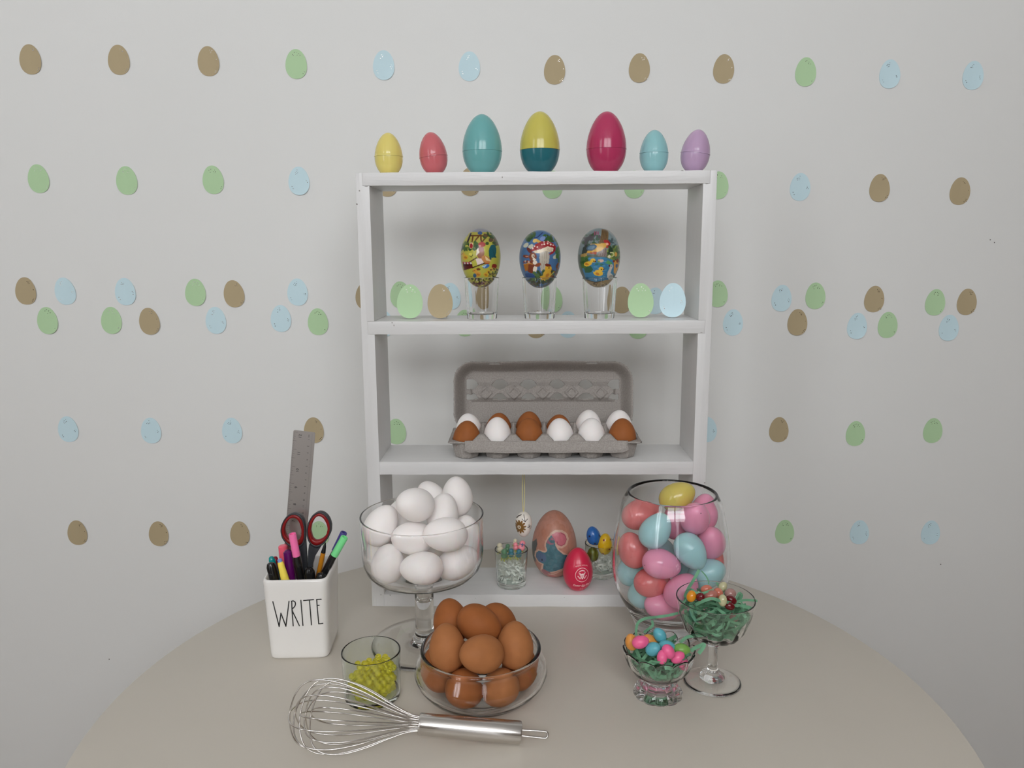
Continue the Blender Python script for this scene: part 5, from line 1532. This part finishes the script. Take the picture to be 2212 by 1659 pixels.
vlab = ['yellow plastic egg sticking out of the vase mouth, on top of all', 'coral plastic egg lying at the upper left of the vase', 'blue plastic egg below the yellow one, upper middle of the vase', 'pink plastic egg end-on at the upper right of the vase', 'pink plastic egg behind the end-on pink one at the right wall of the vase', 'pink plastic egg seen in the gap under the yellow one',
        'coral plastic egg upright at the left wall of the vase', 'large-looking blue plastic egg tilted in the middle right front of the vase', 'pink plastic egg at the right wall below the end-on pink one', 'coral plastic egg at the right wall, mostly hidden', 'blue plastic egg at the lower right wall behind the stemmed glass', 'blue plastic egg low at the back right of the vase',
        'pink plastic egg lying in the middle front of the vase', 'blue plastic egg at the left wall below the upright coral one', 'coral plastic egg under the middle pink one', 'blue plastic egg at the lower left of the vase', 'pink plastic egg lowest at the front of the vase', 'pink plastic egg right of the lower coral one', 'pink plastic egg at the very bottom right of the vase',
        '', 'blue plastic egg glimpsed in the gap above the middle pink one', '', '', '']
protos = {}
VL, VW, VF = .055, .0415, .00003
for k, (x, y, z, a, b_, c) in enumerate(VASE):
    if not vlab[k]: continue
    col_ = vcol[k]
    M3 = ztrack((a, b_, c), k * 1.7)
    if col_ not in protos:
        t = two_part_egg('plastic_egg', vlab[k], 'plastic egg', 'pastel plastic eggs in the vase', VL, VW, .43, 'vs_' + col_, 'vs_' + col_, VF, .13, holes=True, step=.00006)
        protos[col_] = t
    else:
        s_ = protos[col_]
        t = s_.copy(); COL.objects.link(t)
        t['label'] = vlab[k]
        for ch in s_.children:
            c2 = ch.copy(); COL.objects.link(c2); c2.parent = t
            for g3 in ch.children:
                c3 = g3.copy(); COL.objects.link(c3); c3.parent = c2
    t.rotation_mode = 'QUATERNION'; t.rotation_quaternion = M3.to_quaternion()
    t.location = Vector((x, y, z)) - M3 @ Vector((0, 0, VL / 2 - VF))

# ------------------------------------------------------------------ scalloped glass dish of candy eggs (front)
db = Vector((.1544, -.2465, 0))
ds_ = thing('scalloped_dish', 'small footed glass dish with a scalloped petal rim holding candy eggs', 'glass dish', tuple(db))
dh = zat(db, 1396)
NP = 12
profd = [(0, .0040, 0), (.020, .0030, 0), (.0275, .0004, .5), (.0305, 0, 1), (.0320, .0012, 1), (.0318, .0034, 1), (.0290, .0090, 1), (.0235, .0150, 1), (.0195, .0190, .8), (.0182, .0215, .7), (.0192, .0238, .5),
         (.0260, .0268, .4), (.0345, .0330, .7), (.0405, .0420, 1), (.0440, .0520, 1.2), (.0462, dh - .004, 1.4)] + [(r, z, 1.4) for r, z in lip(.0456, dh - .0011, .0011, 7)] + [(.0441, dh - .004, 1.4), (.0419, .0525, 1.2), (.0385, .0432, 1), (.0328, .0352, .7), (.0246, .0294, .4), (.0120, .0272, 0), (0, .0268, 0)]
def petals(i, t, r, z):
    k = profd[i][2]
    w_ = abs(math.cos(NP / 2 * t))                             # 1 in the middle of a petal, 0 in the grooves
    rr = r * (1 - .060 * k * (1 - w_ ** .6))
    if z > .05: z = z - .0075 * (1 - w_ ** .55) * min(1, (z - .05) / (dh - .052))
    return rr, z
v, f = lathe([(r, z) for r, z, _ in profd], NP * 16, petals)
part('glass_body', ds_, v, f, 'glass', recalc=True)
def dish_r(z): return float(np.interp(z, [.028, .0350, .0430, .0520, dh, .09], [.018, .0290, .0345, .0380, .0400, .044]))
gr = shreds('paper_grass', 110, dish_r, .0292, dh - .004, .0042, .03, .06, 'grass_green', 3, flat=.35)
gr.location = db
tag(gr, 'green paper grass filling the scalloped glass dish', 'paper grass', kind='stuff')
def strips(name, label, lst, w_, m_):
    b_ = MB()
    for pts in lst:
        P = [ony(x, y, Y) for x, y, Y in pts]
        b_.add(*ribbon(catmull(P, 6), w_, Vector((.15, -.8, .6))))
    return tag(b_.obj(name, m_), label, 'paper strip')
strips('paper_strip', 'long green paper strip arching over the back left of the scalloped dish', [[(1374, 1372, -.226), (1374.6, 1358, -.222), (1379, 1344.5, -.216), (1394.5, 1336, -.212), (1417.6, 1333, -.208), (1440.6, 1330, -.206), (1465, 1324.5, -.204)]], .0036, 'grass_green')
strips('paper_strip', 'green paper strip looping down at the back of the scalloped dish', [[(1408, 1340, -.209), (1410, 1350, -.214), (1402, 1358, -.218), (1391, 1366, -.224)]], .0034, 'grass_green')
strips('paper_strip', 'green paper strip running from the scalloped dish under the stemmed bowl', [[(1470, 1388, -.238), (1477, 1381, -.236), (1488, 1375, -.236), (1510, 1373, -.240), (1526, 1370, -.244)]], .0040, 'grass_green')
strips('paper_strip', 'folded green paper strip sticking out right of the scalloped dish', [[(1492, 1406, -.252), (1503, 1399, -.252), (1514, 1394, -.253), (1521, 1392, -.254), (1519, 1399, -.256), (1509, 1412, -.257)]], .0046, 'grass_green')
for nm_, col_ in (('cd_pink', rgb(214, 92, 136, 1.3)), ('cd_orange', rgb(206, 140, 66, 1.25)), ('cd_teal', rgb(86, 158, 170, 1.3)), ('cd_green', rgb(112, 154, 74, 1.3))):
    mat(nm_, col_, .32, sss=.1, noise=(120, .06, ONE), sssr=(.003, .002, .002))
def candy(name, label, group, px, py, Y, L, W, ang, tilt, m_, k=.08):
    a, t_ = R(ang), R(tilt)
    d_ = Vector(RIGHT) * math.cos(a) * math.cos(t_) - Vector(DOWN) * math.sin(a) * math.cos(t_) + Vector(_F) * math.sin(t_)
    v_, f_ = lathe(egg_prof(L, W, 18, k), 26)
    o_ = link(name, mesh(name, v_, f_, m_), None, ony(px, py, Y), ztrack(d_))
    return tag(o_, label, 'candy', group)
G1 = 'candy eggs in the scalloped dish'
for a in [('orange candy egg at the far left of the scalloped dish', 1364, 1387, -.2455, .0215, .0160, 100, 0, 'cd_orange'),
          ('orange candy egg behind the big pink one', 1404, 1385, -.238, .0215, .0160, -30, 10, 'cd_orange'),
          ('pink candy egg lying at the left of the scalloped dish', 1383.5, 1387, -.2610, .0218, .0160, 15, 0, 'cd_pink'),
          ('turquoise candy egg standing highest at the back of the scalloped dish', 1424.8, 1371.8, -.2410, .0200, .0158, 125, 0, 'cd_teal'),
          ('turquoise candy egg in the middle of the scalloped dish', 1411, 1402, -.2640, .0210, .0172, 35, -30, 'cd_teal'),
          ('turquoise candy egg lying right of the middle of the scalloped dish', 1440.5, 1397, -.2540, .0218, .0162, -8, 0, 'cd_teal'),
          ('green candy egg at the right of the scalloped dish', 1473, 1403.5, -.2560, .0215, .0158, -5, 0, 'cd_green'),
          ('pink candy egg tilted in front of the turquoise ones', 1444, 1408, -.2760, .0195, .0150, -55, 0, 'cd_pink'),
          ('small-looking pink candy egg low in front of the middle', 1430.5, 1419, -.2790, .0180, .0130, 75, 20, 'cd_pink'),
          ('pink candy egg under the green one', 1464, 1420, -.2700, .0190, .0140, 30, 0, 'cd_pink'),
          ('pink candy egg lowest at the right wall of the dish', 1476, 1434, -.2620, .0180, .0140, -60, 0, 'cd_pink')]:
    candy('candy_egg', a[0], G1, *a[1:])

# ------------------------------------------------------------------ stemmed glass of jelly beans
cb = Vector((.2309, -.2187, 0))
cg = thing('stemmed_glass', 'stemmed cut-glass coupe with green paper grass and jelly beans, right front of the table', 'glass', tuple(cb))
ch_ = zat(cb, 1289)
profc = [(0, .0020, 0), (.028, .0016, 0), (.0335, 0, 0), (.0365, .0004, 0), (.0376, .0016, 0), (.0366, .0030, 0), (.030, .0042, 0), (.0200, .0056, .3), (.0165, .0068, 1), (.0168, .0100, 1), (.0150, .0130, 1), (.0098, .0165, 1), (.0072, .0200, 1.2), (.0062, .0260, 1.2), (.0060, .0380, 1.2), (.0064, .0500, 1.2), (.0084, .0560, 1.2), (.0112, .0600, 1),
         (.0160, .0635, .6), (.0260, .0655, .7), (.0330, .0690, .9), (.0390, .0770, 1), (.0432, .0870, 1), (.0462, .0960, .4), (.0482, .1040, 0), (.0503, ch_ - .0020, 0)] + [(r, z, 0) for r, z in lip(.0496, ch_ - .0009, .0009)] + [(.0486, ch_ - .0020, 0), (.0464, .1040, 0), (.0443, .0965, 0), (.0412, .0880, 0), (.0370, .0790, 0), (.0312, .0718, 0), (.0240, .0690, 0), (.0120, .0685, 0), (0, .0684, 0)]
def cut(i, t, r, z):
    k = profc[i][2]
    n_ = 6 if z < .062 else 14
    am = .085 if n_ == 6 else .045
    c_ = abs(math.cos(n_ / 2 * t))
    return r * (1 - am * k * (1 - c_)), z
v, f = lathe([(r, z) for r, z, _ in profc], 168, cut)
part('glass_body', cg, v, f, 'glass', recalc=True, sharp=50)
def coupe_r(z): return float(np.interp(z, [.0690, .0760, .0850, .0945, .1040, ch_, .14], [.020, .031, .0368, .0410, .0442, .0468, .05]))
gr = shreds('paper_grass', 150, coupe_r, .0706, ch_ - .0085, .0042, .03, .07, 'grass_green', 6, flat=.35)
gr.location = cb
tag(gr, 'green paper grass filling the stemmed glass', 'paper grass', kind='stuff')
strips('paper_strip', 'green paper strip poking out over the right rim of the stemmed glass', [[(1575, 1304, -.232), (1594, 1299.5, -.226), (1612, 1296, -.222), (1636, 1298, -.218)]], .0030, 'grass_green')
strips('paper_strip', 'green paper strip curled in a loop at the right of the stemmed glass', [[(1588, 1300, -.226), (1592, 1289, -.224), (1597, 1281, -.223), (1603.5, 1286, -.222), (1600, 1297, -.222), (1606, 1308, -.224)]], .0024, 'grass_green')
strips('paper_strip', 'pale green paper strip rising at the back left of the stemmed glass', [[(1479, 1290, -.226), (1486, 1273, -.216), (1497, 1255, -.206), (1505, 1241, -.200), (1510, 1231, -.197)]], .0040, 'grass_green')
strips('paper_strip', 'thin dark green strip curving up in front of the blue plastic egg', [[(1515, 1233, -.196), (1524, 1243, -.196), (1530, 1254, -.198), (1530.5, 1262, -.202)]], .0018, 'grass_green')
strips('paper_strip', 'green paper strip draped over the beans at the left of the stemmed glass', [[(1482, 1277, -.232), (1493, 1273, -.243), (1505, 1280, -.248), (1518, 1281, -.249), (1540, 1274, -.240)]], .0028, 'grass_green')
strips('paper_strip', 'green paper strip lying across the front of the beans in the stemmed glass', [[(1503, 1306, -.250), (1520, 1298, -.257), (1538, 1293, -.259), (1556, 1298, -.258), (1583, 1303, -.244)]], .0040, 'grass_green')
strips('paper_strip', 'green paper strip slanting at the back right of the beans', [[(1548, 1258, -.196), (1553, 1268, -.206), (1560, 1281, -.216), (1566, 1290, -.226)]], .0030, 'grass_green')
for nm_, col_ in (('jb_amber', rgb(196, 126, 20, 1.3)), ('jb_red', rgb(92, 12, 20, 1.2)), ('jb_peach', rgb(180, 104, 84, 1.3)), ('jb_rose', rgb(156, 98, 88, 1.3)), ('jb_cream', rgb(176, 172, 136, 1.25)), ('jb_mauve', rgb(152, 116, 110, 1.25))):
    mat(nm_, col_, .16, sss=.2, coat=.3, sssr=(.004, .003, .002))
G2 = 'jelly beans in the stemmed glass'
for a in [('amber jelly bean at the left of the stemmed glass', 1493.5, 1288, -.2470, .0150, .0118, 70, 0, 'jb_amber'), ('dark red jelly bean next to the amber one', 1513, 1289.5, -.2500, .0125, .0108, 60, -40, 'jb_red'),
          ('peach jelly bean at the back of the stemmed glass', 1526, 1272.5, -.2250, .0150, .0105, 10, 0, 'jb_peach'), ('large rose jelly bean in the middle of the stemmed glass', 1536, 1286, -.2440, .0165, .0125, 20, 0, 'jb_rose'),
          ('brownish rose jelly bean right of the large rose one', 1552, 1281, -.2330, .0140, .0115, -60, 0, 'jb_peach'), ('cream jelly bean in front, right of the middle', 1561, 1297, -.2540, .0150, .0110, 90, 0, 'jb_cream'),
          ('pale mauve jelly bean at the right of the stemmed glass', 1577.5, 1282, -.2250, .0150, .0130, 10, 0, 'jb_mauve'), ('dark red jelly bean under the pale mauve one', 1580, 1296, -.2400, .0145, .0105, -30, 0, 'jb_red'),
          ('dark red jelly bean in front at the right', 1576, 1309, -.2480, .0135, .0105, -20, 0, 'jb_red'), ('mauve jelly bean against the right front wall of the stemmed glass', 1584, 1334, -.2370, .0130, .0110, 40, 0, 'jb_mauve'),
          ('pale cream jelly bean at the back right of the stemmed glass', 1561, 1268, -.2080, .0145, .0110, 60, 0, 'jb_cream')]:
    candy('jelly_bean', a[0], G2, *a[1:], k=.02)
